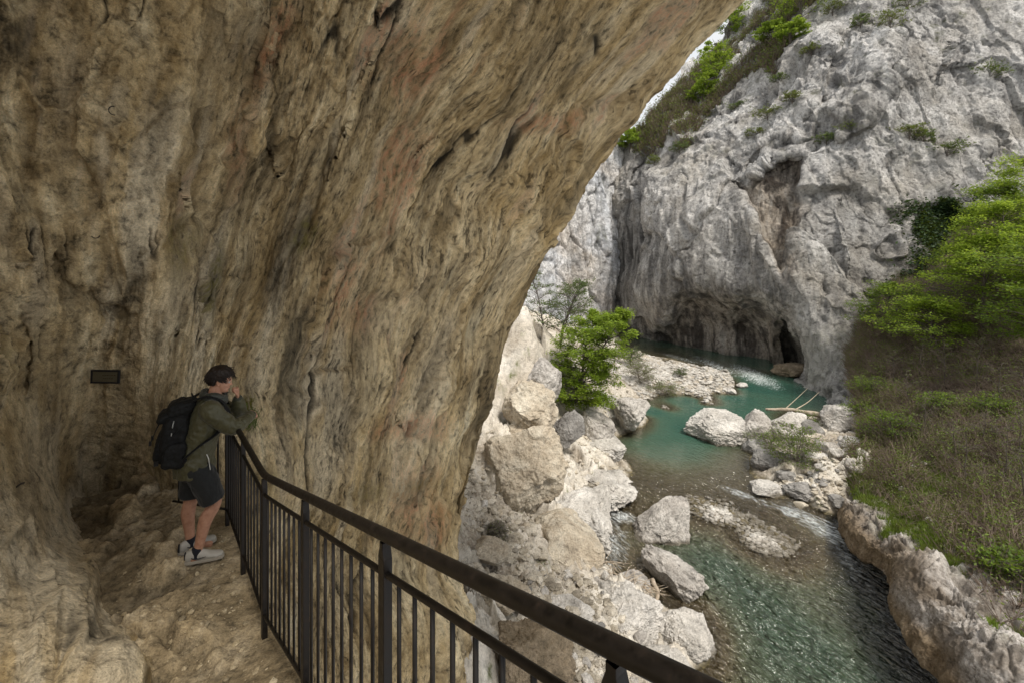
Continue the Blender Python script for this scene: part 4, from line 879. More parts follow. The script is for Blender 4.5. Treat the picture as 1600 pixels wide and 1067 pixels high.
    zones = [((1230, 690, 1345, 790), 46, 'grey stone in the rubble between the green shrub and the bare slope', 'stones in the rubble on the right bank', ('grey', 'mid', 'pale'), (8, 20)),
             ((728, 770, 840, 900), 24, 'beige stone lying on the gravel slope at the foot of the cave wall', 'stones on the gravel slope by the cave wall', ('warm', 'pale'), (8, 22)),
             ((820, 890, 960, 985), 26, 'pale stone in the rubble field above the handrail', 'stones in the rubble field above the handrail', ('pale', 'mid', 'grey'), (9, 26)),
             ((890, 1000, 1000, 1067), 14, 'white stone in the bouldery ground at the bottom edge', 'stones at the bottom edge', ('pale', 'mid'), (12, 26)),
             ((1000, 572, 1130, 632), 30, 'small pale stone on the gravel bar in mid valley', 'stones on the gravel bar', ('pale', 'mid'), (4, 9))]
    for (x0, y0, x1, y1), n, lab, grp, ms, (s0, s1) in zones:
        for k in range(n):
            px, py = r.uniform(x0, x1), r.uniform(y0, y1); s = s0 + (s1 - s0) * r.random() ** 2.2
            P = UZ(px, py, -12.8)
            for _ in range(5):
                z = float(ground_h(P[0], P[1])[0]); P = UZ(px, py, min(z, -8))
            if z < -14.0: continue
            if px > 1300 and py < 700: z = max(z, -13)
            w_ = s * P[1] / F; v, f, cav = rock_verts(3, 200 + int(r.integers(900)), (w_, w_ * r.uniform(.7, 1), w_ * r.uniform(.5, .8)), 8)
            o = np_mesh('stone', v, f, MR[ms[int(r.integers(len(ms)))]], True, {'cav': cav}); o.location = (P[0], P[1], z + w_ * .12); o.rotation_euler = (r.normal() * .3, r.normal() * .3, r.random() * 6)
            tag(o, lab, 'stone', grp)

def scatter_stones(name, P, S, mat, seed=0, sub=1, flat=.55):
    r = np.random.default_rng(seed); V = []; Fc = []; C = []; n = 0
    var = []
    for k in range(10):
        v, f, c = rock_verts(sub, 700 + k, (1, 1, flat), 7); var.append((v, f, c))
    for p, s in zip(P, S):
        v, f, c = var[int(r.integers(10))]; a = r.random() * 6.28; ca, sa = math.cos(a), math.sin(a); st = r.uniform(.65, 1.2)
        x = v[:, 0] * s * st; y = v[:, 1] * s; q = np.stack([x * ca - y * sa + p[0], x * sa + y * ca + p[1], v[:, 2] * s * r.uniform(.7, 1.2) + p[2] + s * .08], 1)
        V.append(q); Fc.append(f + n); C.append(np.full(len(v), r.uniform(.2, 1.0))); n += len(v)
    o = np_mesh(name, np.concatenate(V), np.concatenate(Fc), mat, sub > 1, {'cav': np.concatenate(C)}); return o

def gravels():
    mp = mat_rock('gravel_stone', ((.40, .365, .315), (.50, .465, .415), (.58, .55, .50), (.66, .64, .60)), 1.0, obj=False, lichen=.1)
    mb = mat_rock('bank_pebble', ((.30, .255, .195), (.42, .37, .29), (.52, .47, .39), (.62, .58, .50)), 1.0, obj=False, lichen=.1)
    mk = mat_rock('riverbed_stone', ((.12, .10, .06), (.2, .165, .10), (.28, .24, .16), (.36, .32, .24)), 1.0, obj=False, lichen=.1)
    r = np.random.default_rng(9)
    def pts(poly_boxes, zmin, zmax, smin, smax, z0=-13.6, pw=2.2):
        P = []; S = []
        for (cx, cy, rx, ry, rot, n) in poly_boxes:
            a = r.random(n) * 6.283; q = np.sqrt(r.random(n)); c, s = math.cos(R(rot)), math.sin(R(rot))
            ex, ey = rx * q * np.cos(a), ry * q * np.sin(a); px = cx + ex * c - ey * s; py = cy + ex * s + ey * c
            p = UZ(px, py, z0); z = ground_h(p[:, 0], p[:, 1]); ok = (z > zmin) & (z < zmax); p[:, 2] = z
            P.append(p[ok]); S.append((smin + (smax - smin) * r.random(ok.sum()) ** pw))
        return np.concatenate(P), np.concatenate(S)
    P, S = pts([(1170, 826, 85, 38, 33, 1300), (1208, 848, 42, 20, 0, 420), (1095, 793, 60, 14, 25, 300)], -14.09, -13, .10, .36, -13.95); P[:, 2] = np.maximum(P[:, 2], -14.0) + .015
    tag(scatter_stones('gravel', P, S, mp, 1), kind='stuff')
    P, S = pts([(1060, 600, 95, 34, 8, 4200), (1000, 580, 60, 30, 0, 1500), (1120, 602, 40, 16, 20, 600)], -14.02, -11.5, .14, .62, -13.6, 3)
    tag(scatter_stones('gravel', P, S, mp, 2), kind='stuff')
    P, S = pts([(770, 840, 70, 80, 0, 1000), (870, 930, 110, 50, 20, 900), (800, 980, 80, 60, 0, 300), (960, 1040, 90, 40, 0, 500), (1280, 735, 70, 50, 20, 1300), (930, 700, 70, 60, 0, 500), (960, 620, 60, 40, 0, 500)], -13.95, -8, .06, .50, -12.2, 4)
    tag(scatter_stones('rubble', P, S, mb, 3), kind='stuff')
    P, S = pts([(1040, 785, 80, 22, 8, 900), (1180, 830, 130, 60, 30, 1200), (1000, 770, 60, 14, 0, 300), (1100, 565, 120, 20, 20, 400)], -14.9, -13.95, .10, .45, -14, 3)
    tag(scatter_stones('riverbed_stones', P, S, mk, 4), kind='stuff')

# ================================================================== DRIFTWOOD
def driftwood():
    t = NT('bleached_wood'); w = t.pos((1, 1, 1), obj=True); n = t.noise(w, 6, 7, .6, .5)
    t.bsdf(t.ramp(n, [(.3, (.20, .155, .11)), (.5, (.40, .33, .25)), (.7, (.52, .45, .36))]), .85, t.bump(n, .6, .03)); m = t.m
    def log(path, r0, r1, name, lab, branches=()):
        pts = [UZ(x, y, z) for x, y, z in path]; P = cr(np.array(pts), 24)
        P += .04 * np.stack([fbm(P * 1.3, 2, k) for k in (1, 2, 3)], 1)
        T = Tubes(); T.add(P, np.linspace(r0, r1, 24) * (1 + .15 * fbm(P * 2, 2, 8)), 9); o = T.build(name, m)
        for bp, br in branches:
            T = Tubes(); Q = cr(np.array([UZ(x, y, z) for x, y, z in bp]), 10); T.add(Q, np.linspace(br, br * .3, 10), 6); T.build('branch', m, parent=o)
        return tag(o, lab, 'log' if r0 > .1 else 'branch')
    log([(1196, 639, -12.6), (1235, 640, -12.45), (1262, 645, -12.4), (1305, 651, -12.35)], .10, .24, 'driftwood_log', 'long bleached driftwood log lying across the boulders below the cliff', [([(1240, 641, -12.4), (1262, 628, -12.1), (1280, 612, -11.9)], .05), ([(1225, 640, -12.5), (1245, 622, -12.4), (1262, 606, -12.2)], .04)])
    log([(1252, 672, -13.0), (1275, 665, -12.9), (1312, 655, -12.8)], .06, .03, 'driftwood_branch', 'thin forked driftwood branch below the long log', [([(1274, 667, -12.9), (1268, 680, -13.1)], .07)])
    log([(1020, 905, -13.4), (1028, 925, -13.4), (1022, 948, -13.6)], .09, .05, 'driftwood_branch', 'short crooked driftwood stuck behind the long tilted slab', [([(1005, 915, -13.3), (1022, 932, -13.4)], .04)])
    r = np.random.default_rng(3); T = Tubes()
    for k in range(70):
        a = UZ(r.uniform(935, 1020), r.uniform(903, 935), -13.25); d = np.array([r.normal(), r.normal() * .6, r.normal() * .12]); d /= np.linalg.norm(d)
        z = float(ground_h(a[0], a[1])[0]); a[2] = z + .1 + .2 * r.random(); T.add(np.stack([a, a + d * .35, a + d * .8 + [0, 0, -.05]]), [.016, .012, .006], 4, False)
    tag(T.build('twigs', m), kind='stuff')

# ================================================================== RAILING
def rail_z(s): return -1.513 + np.where(s < 0, -s * .268, 0)
def railing():
    t = NT('dark_painted_steel'); w = t.pos(obj=False); n = t.noise(w, 22, 6, .7); n2 = t.noise(w, 160, 3, .6)
    c = t.ramp(n, [(.35, (.007, .0055, .0045)), (.55, (.015, .011, .008)), (.78, (.04, .024, .015))])
    t.bsdf(c, t.ramp(n, [(.3, .38), (.7, .7)]), t.bump(n2, .3, .0015), Metallic=.35, **{'Specular IOR Level': .5}); m = t.m
    def pt(s, dz=0.0, off=0.0): return np.array([P0[0] + DIR[0] * s + PERP[0] * off, P0[1] + DIR[1] * s + PERP[1] * off, float(rail_z(np.array(s))) + dz])
    sY = lambda Y: (Y - 3.14) / DIR[1]
    posts = [sY(y) for y in (-.72, .05, .826, 1.60, 2.37, 3.14, 3.78, 4.46)]
    root = empty('railing', tuple(pt(0, -1.117)))
    tag(root, 'dark brown steel railing with round handrail and thin upright bars along the path', 'railing')
    rl = np.array(root.location)
    def put(T, name, par=root):
        return T.build(name, m, par) if False else np_mesh(name, np.concatenate(T.V) - rl, [f for f in T.Fc if f.shape[1] == 4] + [f for f in T.Fc if f.shape[1] == 3], m, True, parent=par)
    s0, s1 = posts[0] - .3, posts[-1] + .03
    ss = np.array([s0, -2, -.09, -.03, .03, .09, 2, s1] if True else 0); ss = np.concatenate([np.linspace(s0, -.1, 12), np.linspace(-.06, .06, 5), np.linspace(.1, s1, 8)])
    def line(dz): 
        P = np.array([pt(s, dz) for s in ss]); k = np.exp(-(ss / .07) ** 2) * .008; P[:, 2] += k; return P
    put(Tubes().add(line(0), .0212, 20), 'handrail')
    put(Tubes().add(line(-.135), .0115, 12), 'middle_rail')
    put(Tubes().add(line(-.965), .0115, 12), 'bottom_rail')
    ax = np.array([[DIR[0], DIR[1], 0], [PERP[0], PERP[1], 0], [0, 0, 1.0]])
    for i, s in enumerate(posts):
        T = Tubes(); top = pt(s, -.024); ft = pt(s, -1.16)
        T.box((top * [1, 1, 0]) + [0, 0, (top[2] - .05 + ft[2]) / 2], (.0235, .0165, (top[2] - .05 - ft[2]) / 2), ax)
        # chamfered neck up to the handrail
        c = top - [0, 0, .05]; V = []
        for hx, z in ((.0235, 0), (.012, .034), (.012, .052)):
            for sx, sy in ((-1, -1), (1, -1), (1, 1), (-1, 1)): V.append(c + ax[0] * sx * hx + ax[1] * sy * .0163 + [0, 0, z + .0005])
        V = np.array(V); q = []
        for k in range(2):
            for j in range(4): q.append([k * 4 + j, k * 4 + (j + 1) % 4, k * 4 + 4 + (j + 1) % 4, k * 4 + 4 + j])
        T.V.append(V); T.Fc.append(np.array(q) + T.n); T.n += len(V)
        o = put(T, 'post'); bv = o.modifiers.new('bevel', 'BEVEL'); bv.width = .002; bv.segments = 2; bv.limit_method = 'ANGLE'
        for p in o.data.polygons: p.use_smooth = False
    for a, b in zip(posts[:-1], posts[1:]):
        n_ = int(round((b - a) / .111))
        for k in range(1, n_):
            s = a + (b - a) * k / n_; put(Tubes().add(np.array([pt(s, -.965), pt(s, -.135)]), .0078, 8), 'upright_bar')
    # short return at the far end
    e = pt(posts[-1]); dd = np.array([-.93, .22]); dd /= np.linalg.norm(dd)
    q = lambda u, dz: np.array([e[0] + dd[0] * u, e[1] + dd[1] * u, e[2] + dz])
    put(Tubes().add(np.array([q(0, 0), q(.66, 0)]), .022, 12), 'return_handrail')
    put(Tubes().add(np.array([q(0, -.965), q(.66, -.965)]), .0115, 10), 'return_bottom_rail')
    for u in (.11, .27, .43, .59): put(Tubes().add(np.array([q(u, -.965), q(u, 0)]), .0085, 8), 'upright_bar')

# ================================================================== PLAQUE AND RINGS
def cave_hit(px, py):
    """point and outward direction of the finished cave wall on a bearing"""
    W = CAVEP; n0 = len(W)
    Y = np.maximum(W[..., 1], .05); bx = 800 + F * W[..., 0] / Y; by = HY - F * W[..., 2] / Y
    d = (bx - px) ** 2 + (by - py) ** 2 + (W[..., 1] < .5) * 1e9; d[:, -26:] = 1e9
    i, j = np.unravel_index(np.argmin(d), d.shape)
    return W[i, j]
def wall_fittings():
    p = cave_hit(175, 585); ax0 = np.array([.98, .10, 0]); ax0 /= np.linalg.norm(ax0); out = np.array([ax0[1], -ax0[0], 0])
    k = p[1] / F; w_, h_ = 19 * k, 9 * k; up = np.array([-.05 * ax0[0], -.05 * ax0[1], 1.0]); tl = R(2.5)
    ax = np.array([ax0 * math.cos(tl) - np.array([0, 0, 1]) * math.sin(tl), out, ax0 * math.sin(tl) + np.array([0, 0, 1]) * math.cos(tl)])
    c = p + out * .09
    root = empty('wall_plaque', tuple(c)); tag(root, 'small framed metal plaque with engraved lines on the dark back wall of the cave', 'plaque')
    mf = mat_simple('black_frame', (.012, .012, .014), .5); mp = mat_simple('aged_brass_plate', (.11, .095, .06), .55, .3, .2, 40); me = mat_simple('engraving', (.045, .032, .014), .8)
    T = Tubes()
    for s in (-1, 1): T.box(ax[0] * s * w_, (.008, .012, h_ + .008), ax); T.box(ax[2] * s * h_, (w_ - .0082, .0118, .008), ax)
    T.build('frame', mf, root, False)
    Tubes().box(np.zeros(3), (w_ - .009, .005, h_ - .009), ax).build('plate', mp, root, False)
    T = Tubes(); r = np.random.default_rng(2)
    for row, (a, b) in enumerate(((-.2, .75), (-.15, .6))):
        x = a * w_
        while x < b * w_:
            l = r.uniform(.006, .014); T.box(ax[0] * (x + l) + ax[2] * (.018 - row * .036) + out * .0065, (l * .8, .0012, .0035), ax); x += 2 * l + .004
    T.build('engraved_lines', me, root, False)
    T = Tubes(); T.box(-out * .06, (.02, .06, .02), ax); T.build('wall_bracket', mf, root, False)
    mi = mat_simple('rusted_iron', (.05, .04, .032), .75, .4)
    for (x, y, r_, a0, a1, lab) in ((37, 766, 11, -70, 90, 'iron half ring fixed low on the pale rock at the left edge'), (1, 764, 7, -70, 80, 'iron ring cut off by the left picture edge'), (150, 367, 5, 200, 330, 'small hooked iron pin high on the cave wall, lower of two'), (177, 174, 6, -100, 90, 'small twisted iron hook, uppermost on the cave wall')):
        p = cave_hit(x, y); k = p[1] / F; n = -p / np.linalg.norm(p)
        rt = np.cross([0, 0, 1.0], -n); rt /= np.linalg.norm(rt); upv = np.array([0, 0, 1.0])
        a = np.linspace(R(a0), R(a1), 16); P = np.array([rt * math.cos(t) * r_ * k + upv * math.sin(t) * r_ * k * 1.1 for t in a]) + n * .05
        P = np.concatenate([[P[0] - n * .12], P, [P[-1] - n * .12]]); T = Tubes().add(P, .006 if r_ > 6 else .005, 8)
        o = np_mesh('iron_ring' if r_ > 6 else 'iron_hook', np.concatenate(T.V), [f for f in T.Fc if f.shape[1] == 4] + [f for f in T.Fc if f.shape[1] == 3], mi); o.location = p; tag(o, lab, 'iron ring' if r_ > 6 else 'iron hook')

# ================================================================== PLANTS
def leaf_mesh(name, P, size, mat, parent=None, seed=0, flat=.6, tint=None, loc=None, aspect=.55):
    r = np.random.default_rng(seed); n = len(P); s = np.broadcast_to(size, (n,)) * r.uniform(.6, 1.3, n)
    nr = r.normal(size=(n, 3)) * (1 - flat); nr[:, 2] += flat; nr /= np.linalg.norm(nr, axis=1)[:, None]
    a = r.random(n) * 6.283; t = np.stack([np.cos(a), np.sin(a), r.normal(size=n) * .25 - .15], 1)
    t -= nr * (t * nr).sum(1)[:, None]; t /= np.linalg.norm(t, axis=1)[:, None]; b = np.cross(nr, t)
    S = s[:, None]; V = np.stack([P - t * S * .5, P + b * S * aspect * .5 + nr * S * .06, P + t * S * .5, P - b * S * aspect * .5 + nr * S * .06], 1).reshape(-1, 3)
    if loc is not None: V = V - np.asarray(loc)
    Fq = np.arange(n * 4).reshape(-1, 4)
    tn = r.random(n) if tint is None else np.clip(tint + r.normal(size=n) * .16, 0, 1)
    return np_mesh(name, V, Fq, mat, False, {'tint': np.repeat(tn, 4)}, parent=parent)

MB = {}
def plant_mats():
    t = NT('tree_bark'); w = t.pos((3, 3, .8)); n = t.noise(w, 5, 6, .65)
    t.bsdf(t.ramp(n, [(.35, (.045, .036, .028)), (.6, (.13, .11, .09))]), .9, t.bump(n, .6, .02)); MB['bark'] = t.m
    t = NT('pale_bark'); w = t.pos((3, 3, .8)); n = t.noise(w, 5, 6, .65)
    t.bsdf(t.ramp(n, [(.35, (.12, .10, .08)), (.6, (.26, .23, .19))]), .9, t.bump(n, .6, .02)); MB['pale'] = t.m
    MB['spring'] = mat_leaf('spring_leaf', ((.075, .120, .014), (.19, .29, .030), (.34, .43, .065)), .55)
    MB['green'] = mat_leaf('green_leaf', ((.035, .070, .010), (.095, .165, .020), (.19, .27, .04)), .45)
    MB['greyg'] = mat_leaf('grey_green_leaf', ((.035, .055, .022), (.07, .11, .04), (.12, .17, .07)), .35)
    MB['ivy'] = mat_leaf('ivy_leaf', ((.008, .018, .006), (.018, .040, .012), (.04, .075, .02)), .15)
    MB['dry'] = mat_leaf('dry_twig_leaf', ((.09, .075, .035), (.11, .13, .035), (.14, .21, .04)), .3)

def tree(name, base, height, spread, label, cat='tree', seed=0, leaf='spring', nleaf=9000, lsize=.16, trunk_r=.16, lean=(0, 0), layers=True, start=.25, group=None, bark='bark', nlimb=16, dens=1.0, droop=0.0, stems=1):
    r = np.random.default_rng(seed); base = np.asarray(base, float); root = empty(name, tuple(base)); tag(root, label, cat, group)
    TT = Tubes(); BR = Tubes(); tips = []; tv = []
    for st in range(stems):
        lx, ly = (lean[0] + (r.normal() * .18 if stems > 1 else 0), lean[1] + (r.normal() * .12 if stems > 1 else 0)); hh = height * (1 if st == 0 else r.uniform(.7, .95))
        k = 12; z = np.linspace(0, 1, k); tr = np.stack([lx * hh * z ** 1.3 + .03 * hh * np.cumsum(r.normal(size=k)) * .35, ly * hh * z ** 1.3 + .03 * hh * np.cumsum(r.normal(size=k)) * .35, hh * .92 * z], 1); tr[0] = 0
        TT.add(tr, trunk_r * (1 - .88 * z) + .006, 8)
        for i in range(nlimb):
            u = start + (1 - start) * (i + r.random()) / nlimb; u = min(u, .99); o = np.array([np.interp(u, z, tr[:, c]) for c in range(3)])
            az = i * 2.4 + r.normal() * .5; L = spread * (.45 + .75 * math.sin(math.pi * min(1, (u - start) / (1 - start) * .75 + .28))) * r.uniform(.65, 1.15) * (.55 if u > .9 else 1)
            el = (.25 + .75 * u if layers else .7 + .3 * u) * r.uniform(.6, 1.1); d = np.array([math.cos(az) * math.cos(el), math.sin(az) * math.cos(el), math.sin(el)])
            m = 7; q = np.linspace(0, 1, m); lp = o + d * L * q[:, None] + np.array([0, 0, -.28 * L * (el > .2) - droop * L]) * (q[:, None] ** 2) + np.cumsum(r.normal(size=(m, 3)), 0) * .03 * L * q[:, None]
            rr = trunk_r * .42 * (1 - .6 * u); BR.add(lp, rr * (1 - .85 * q) + .006, 5, False)
            nb = 7
            for j in range(nb):
                v = .3 + .7 * (j + r.random()) / nb; v = min(v, 1); o2 = np.array([np.interp(v, q, lp[:, c]) for c in range(3)])
                side = (1 if j % 2 else -1); a2 = az + side * r.uniform(.4, 1.2); L2 = L * r.uniform(.25, .5) * (1.15 - .5 * v)
                d2 = np.array([math.cos(a2), math.sin(a2), r.uniform(-.05, .35) if layers else r.uniform(.2, .8)]); p2 = np.stack([o2, o2 + d2 * L2 * .5 + [0, 0, .02 * L2], o2 + d2 * L2 + [0, 0, -.06 * L2]])
                BR.add(p2, [rr * .35 + .004, rr * .2 + .003, .003], 4, False)
                for e in range(3):
                    a3 = a2 + r.normal() * .8; c = o2 + d2 * L2 * r.uniform(.35, 1.0); d3 = np.array([math.cos(a3), math.sin(a3), r.normal() * .12]); L3 = L2 * r.uniform(.3, .55) + .1
                    BR.add(np.stack([c, c + d3 * L3]), [.006, .003], 3, False); tips.append((c, c + d3 * L3)); tv.append(r.random())
    TT.build('trunk', MB[bark], root); BR.build('branches', MB[bark], root)
    A = np.array([t[0] for t in tips]); B_ = np.array([t[1] for t in tips]); tv = np.array(tv)
    i = r.integers(0, len(A), nleaf); keep = r.random(nleaf) < dens; i = i[keep]; f = r.random(len(i))[:, None] * 1.25
    th = .10 * height * .25 if layers else .35
    P = A[i] + (B_[i] - A[i]) * f + r.normal(size=(len(i), 3)) * np.array([.15, .15, .15 if layers else .12]) * (spread / 3) * np.array([1, 1, 1])
    leaf_mesh('foliage', P, lsize, MB[leaf], root, seed, .72 if layers else .35, tint=.25 + .5 * tv[i] + .25 * (P[:, 2] / height - .5))
    return root

def on_hill(px, py):
    d = (HSX - px) ** 2 + (HSYy - py) ** 2 + (HSV < 4.9) * 1e6
    i, j = np.unravel_index(np.argmin(d), d.shape); return HSP[i, j]
def on_cliff(px, py):
    d = (CLX - px) ** 2 + (CLY - py) ** 2; i, j = np.unravel_index(np.argmin(d), d.shape); return CLP[i, j]
def gpt(px, py, z=-12.5):
    P = UZ(px, py, z)
    for _ in range(6): z = float(ground_h(P[0], P[1])[0]); P = UZ(px, py, z)
    return np.array([P[0], P[1], z])

def plants():
    plant_mats()
    b = gpt(893, 648, -11.8)
    tree('beech_tree', b, 8.6, 2.35, 'bright green spring tree leaning out over the left bank above the pool', seed=3, nleaf=40000, lsize=.165, trunk_r=.13, lean=(.04, .0), start=.10, nlimb=44, stems=2)
    b = gpt(868, 560, -9)
    tree('birch_tree', b, 8.2, 2.0, 'slender sparse grey-green tree behind the bright green one', seed=8, leaf='greyg', nleaf=5200, lsize=.14, trunk_r=.09, lean=(.04, 0), start=.3, layers=False, nlimb=20, stems=3)
    b = gpt(855, 590, -9.4)
    tree('shrub', b, 1.7, 1.2, 'low green shrub beside the round perched boulder', 'shrub', 14, 'green', 1600, .12, .03, start=.05, nlimb=10, layers=False, stems=3)
    b = gpt(1000, 600, -13)
    tree('shrub', b, 2.2, 1.6, 'brownish half bare shrub at the left end of the gravel bar', 'shrub', 15, 'dry', 1900, .10, .03, start=.05, nlimb=12, layers=False, bark='pale', stems=5)
    b = gpt(985, 572, -13)
    tree('shrub', b, 2.2, 1.6, 'grey-green shrub on the upper gravel bar beside the tree', 'shrub', 16, 'greyg', 1900, .13, .03, start=.05, nlimb=12, layers=False, stems=4)
    b = gpt(1062, 590, -13.4)
    tree('shrub', b, .9, .8, 'small green bush alone on the gravel bar', 'shrub', 17, 'greyg', 800, .10, .02, start=.05, nlimb=8, layers=False, stems=3)
    b = gpt(1032, 622, -13.4)
    tree('shrub', b, 1.4, 1.6, 'low olive shrub at the near edge of the gravel bar', 'shrub', 18, 'dry', 1500, .10, .02, start=.05, nlimb=8, layers=False, stems=4, bark='pale')
    b = gpt(1240, 742, -13.6)
    tree('young_tree', b, 3.4, 1.3, 'young thin-leaved green shrub among the boulders of the right bank', 'shrub', 19, 'green', 3400, .10, .03, start=.12, nlimb=16, layers=False, bark='pale', stems=5)
    b = gpt(1205, 700, -13.8)
    tree('shrub', b, 1.0, 1.3, 'low bright green shrub between the grey boulders', 'shrub', 20, 'green', 1300, .10, .02, start=.05, nlimb=10, stems=3)
    b = gpt(1262, 668, -13.4)
    tree('shrub', b, .9, .9, 'small dark green shrub under the driftwood log', 'shrub', 21, 'green', 800, .10, .02, start=.05, nlimb=8, layers=False, stems=3)
    b = gpt(775, 845, -11)
    tree('shrub', b, .7, .45, 'small dry olive bush on the gravel slope by the cave wall', 'shrub', 23, 'dry', 900, .05, .012, start=.03, nlimb=12, layers=False, bark='pale', stems=6)
    # hillside trees
    for px, py, h, sp, lab, sd, nl, lf, dep in (
            (1535, 515, 7.8, 3.9, 'wide spreading light green tree at the middle of the right slope, below the ivy', 31, 17000, 'spring', 0),
            (1582, 490, 8.6, 3.7, 'tall bright green tree at the right edge above the bare slope', 32, 17000, 'spring', 0),
            (1650, 570, 8.2, 3.8, 'darker green tree cut by the right edge, nearest the viewer', 33, 15000, 'green', 0),
            (1455, 545, 3.8, 3.0, 'low green tree with flat tiers of leaves at the left of the slope trees', 34, 8500, 'spring', 0),
            (1392, 520, 4.6, 2.6, 'small pale green tree on the brush slope against the cliff', 35, 5200, 'green', 0),
            (1570, 450, 9.0, 3.8, 'tall grey-green tree standing high behind the bright trees', 36, 14000, 'green', 0),
            (1640, 430, 10.5, 4.2, 'tallest green tree rising at the right edge against the cliff', 37, 14000, 'spring', 0)):
        p = on_hill(px, py); tree('beech_tree', p, h, sp, lab, seed=sd, leaf=lf, nleaf=nl, lsize=.19, trunk_r=.14, start=.15, nlimb=30, lean=(-.08, -.02), group='leafy trees on the right slope')
    for px, py, h, sp, lab, sd in ((1392, 690, 2.0, 1.5, 'bright green bush at the top of the grassy ledge', 41), (1335, 655, 1.2, 1.2, 'small green bush above the rubble at the foot of the slope', 42), (1470, 655, 1.5, 1.2, 'small green bush in the bare brush', 43), (1545, 655, 1.4, 1.1, 'tiny green bush among bare stems on the right', 44), (1362, 620, 1.2, 1.3, 'dark green bush on the pale rock above the log', 45), (1585, 925, .9, .8, 'green bush at the right edge above the undercut rock', 46)):
        p = on_hill(px, py); tree('shrub', p, h, sp, lab, 'shrub', sd, 'green', 1600, .12, .02, start=.05, nlimb=10, layers=False, stems=4)
    # trees on the cliff top
    for px, py, h, sp, lab, sd in ((1252, 38, 8, 4.5, 'bright green tree on the cliff edge at the top', 51), (1118, 138, 8, 3.2, 'light green tree on the cliff slope near the sky gap', 52), (1135, 62, 6.5, 3.6, 'pale green tree on the skyline beside the overhang', 53), (1210, 70, 3.5, 2.4, 'small green tree high on the cliff slope below the skyline', 54), (1095, 160, 5, 2.4, 'small green tree on the cliff slope, lowest of the row', 55), (985, 240, 4.5, 2.6, 'small green tree where the overhang meets the far cliff', 56), (1240, 75, 3, 2, 'green shrub on the pale rib near the cliff top', 57)):
        p = on_cliff(px, py); tree('cliff_tree', p, h, sp, lab, 'tree', sd, 'spring', 5200, .34, .12, start=.1, nlimb=16, layers=False, group='trees on top of the cliff', stems=2)
    # shrubs growing out of the cliff
    r = np.random.default_rng(12)
    for k, (px, py) in enumerate(((1200, 190), (1215, 130), (1270, 90), (1345, 45), (1385, 60), (1150, 170), (1180, 215), (1445, 225), (1418, 222), (1290, 225), (1300, 20), (1420, 15), (1330, 215), (1540, 130), (1240, 165), (1060, 240), (1020, 260), (1470, 250))):
        p = on_cliff(px, py)
        tree('cliff_shrub', p, r.uniform(1.2, 2.2), r.uniform(1.0, 1.8), 'small shrub rooted in a crack of the grey cliff', 'shrub', 60 + k, 'greyg' if k % 2 else 'dry', 700, .22, .03, start=.05, nlimb=9, layers=False, group='shrubs rooted in the grey cliff', stems=3)
    # ivy on the cliff
    n = 20000; u = r.random(n); px = 1432 + r.normal(size=n) * 17 + 26 * np.sin(u * 5); py = 330 + u * 170 + r.normal(size=n) * 10
    px = np.where(r.random(n) < .35, 1478 + r.normal(size=n) * 22, px); py = np.where((px > 1462), 310 + (py - 330) * .45, py)
    cl = fbm(np.stack([px * .05, py * .05, py * 0], 1), 3, 5) > -.25; px, py = px[cl], py[cl]
    jj = np.clip(np.searchsorted(CLX[0], px), 0, CLX.shape[1] - 1); ty = CLY[0, jj]; ii = np.clip(((py - ty) / (690 - ty) * (CLX.shape[0] - 1)).astype(int), 0, CLX.shape[0] - 1)
    P = CLP[ii, jj] + CLN[ii, jj] * (.3 + .5 * r.random((len(px), 1))) + r.normal(size=(len(px), 3)) * .16
    o = leaf_mesh('ivy', P, .34, MB['ivy'], None, 4, .3); tag(o, 'dark green ivy curtain hanging on the grey cliff left of the slope trees', 'ivy')
    # scrub on the upper cliff slope
    m = (CLVEG > .45) & (CLY < 290); idx = np.argwhere(m); idx = idx[r.integers(0, len(idx), 2600)]; T = Tubes(); LP = []; LT = []
    for (i, j) in idx:
        p = CLP[i, j]; t_ = r.random()
        for q in range(5):
            d = np.array([r.normal() * .4, r.normal() * .4 - .2, 1.0]); T.add(np.stack([p, p + d * r.uniform(.5, 1.6)]), [.04, .015], 3, False)
        if t_ < .5:
            c = p + [0, 0, .6]; LP.append(c + r.normal(size=(22, 3)) * .5); LT.append(np.full(22, t_ * 1.8))
    tw = mat_simple('dry_twig', (.15, .115, .085), .9, 0, .4, 3); o = T.build('scrub', tw, smooth=False); tag(o, kind='stuff')
    o = leaf_mesh('scrub_foliage', np.concatenate(LP), .30, MB['dry'], None, 4, .3, tint=np.concatenate(LT)); tag(o, kind='stuff')
    # bare brush on the hillside
    vis = (HSV > 5.5) & (HSX < 1660) & (HSX > 1270); idx = np.argwhere(vis); idx = idx[r.integers(0, len(idx), 11000)]
    T = Tubes(); LP = []; LT = []
    dens = fbm(np.array([HSP[i, j] for i, j in idx]) * .45, 3, 17)
    for (i, j), dn in zip(idx, dens):
        p = HSP[i, j]; v = HSV[i, j]
        if v < 7.2 and r.random() > .05 + .55 * (v - 5.5): continue
        if dn < -.3 and r.random() < .7: continue
        hgt = r.uniform(.4, 1.4) * (1 + .5 * dn)
        for q in range(7):
            a = r.random() * 6.28; d = np.array([math.cos(a) * .7, math.sin(a) * .7, r.uniform(.25, .95)]); k = hgt * r.uniform(.5, 1)
            T.V.append(None) if False else None
            m1 = p + d * k * .5 + r.normal(size=3) * .05; e = p + d * k + r.normal(size=3) * .14
            T.add(np.stack([p - [0, 0, .05], m1, e]), [.012, .009, .004], 3, False)
        if r.random() < .38: c = p + [0, 0, hgt * .5]; LP.append(c + r.normal(size=(26, 3)) * .22); LT.append(np.full(26, r.random()))
    o = T.build('bare_brush', mat_simple('bare_twig', (.185, .142, .11), .9, 0, .5, 1.2), smooth=False); tag(o, kind='stuff')
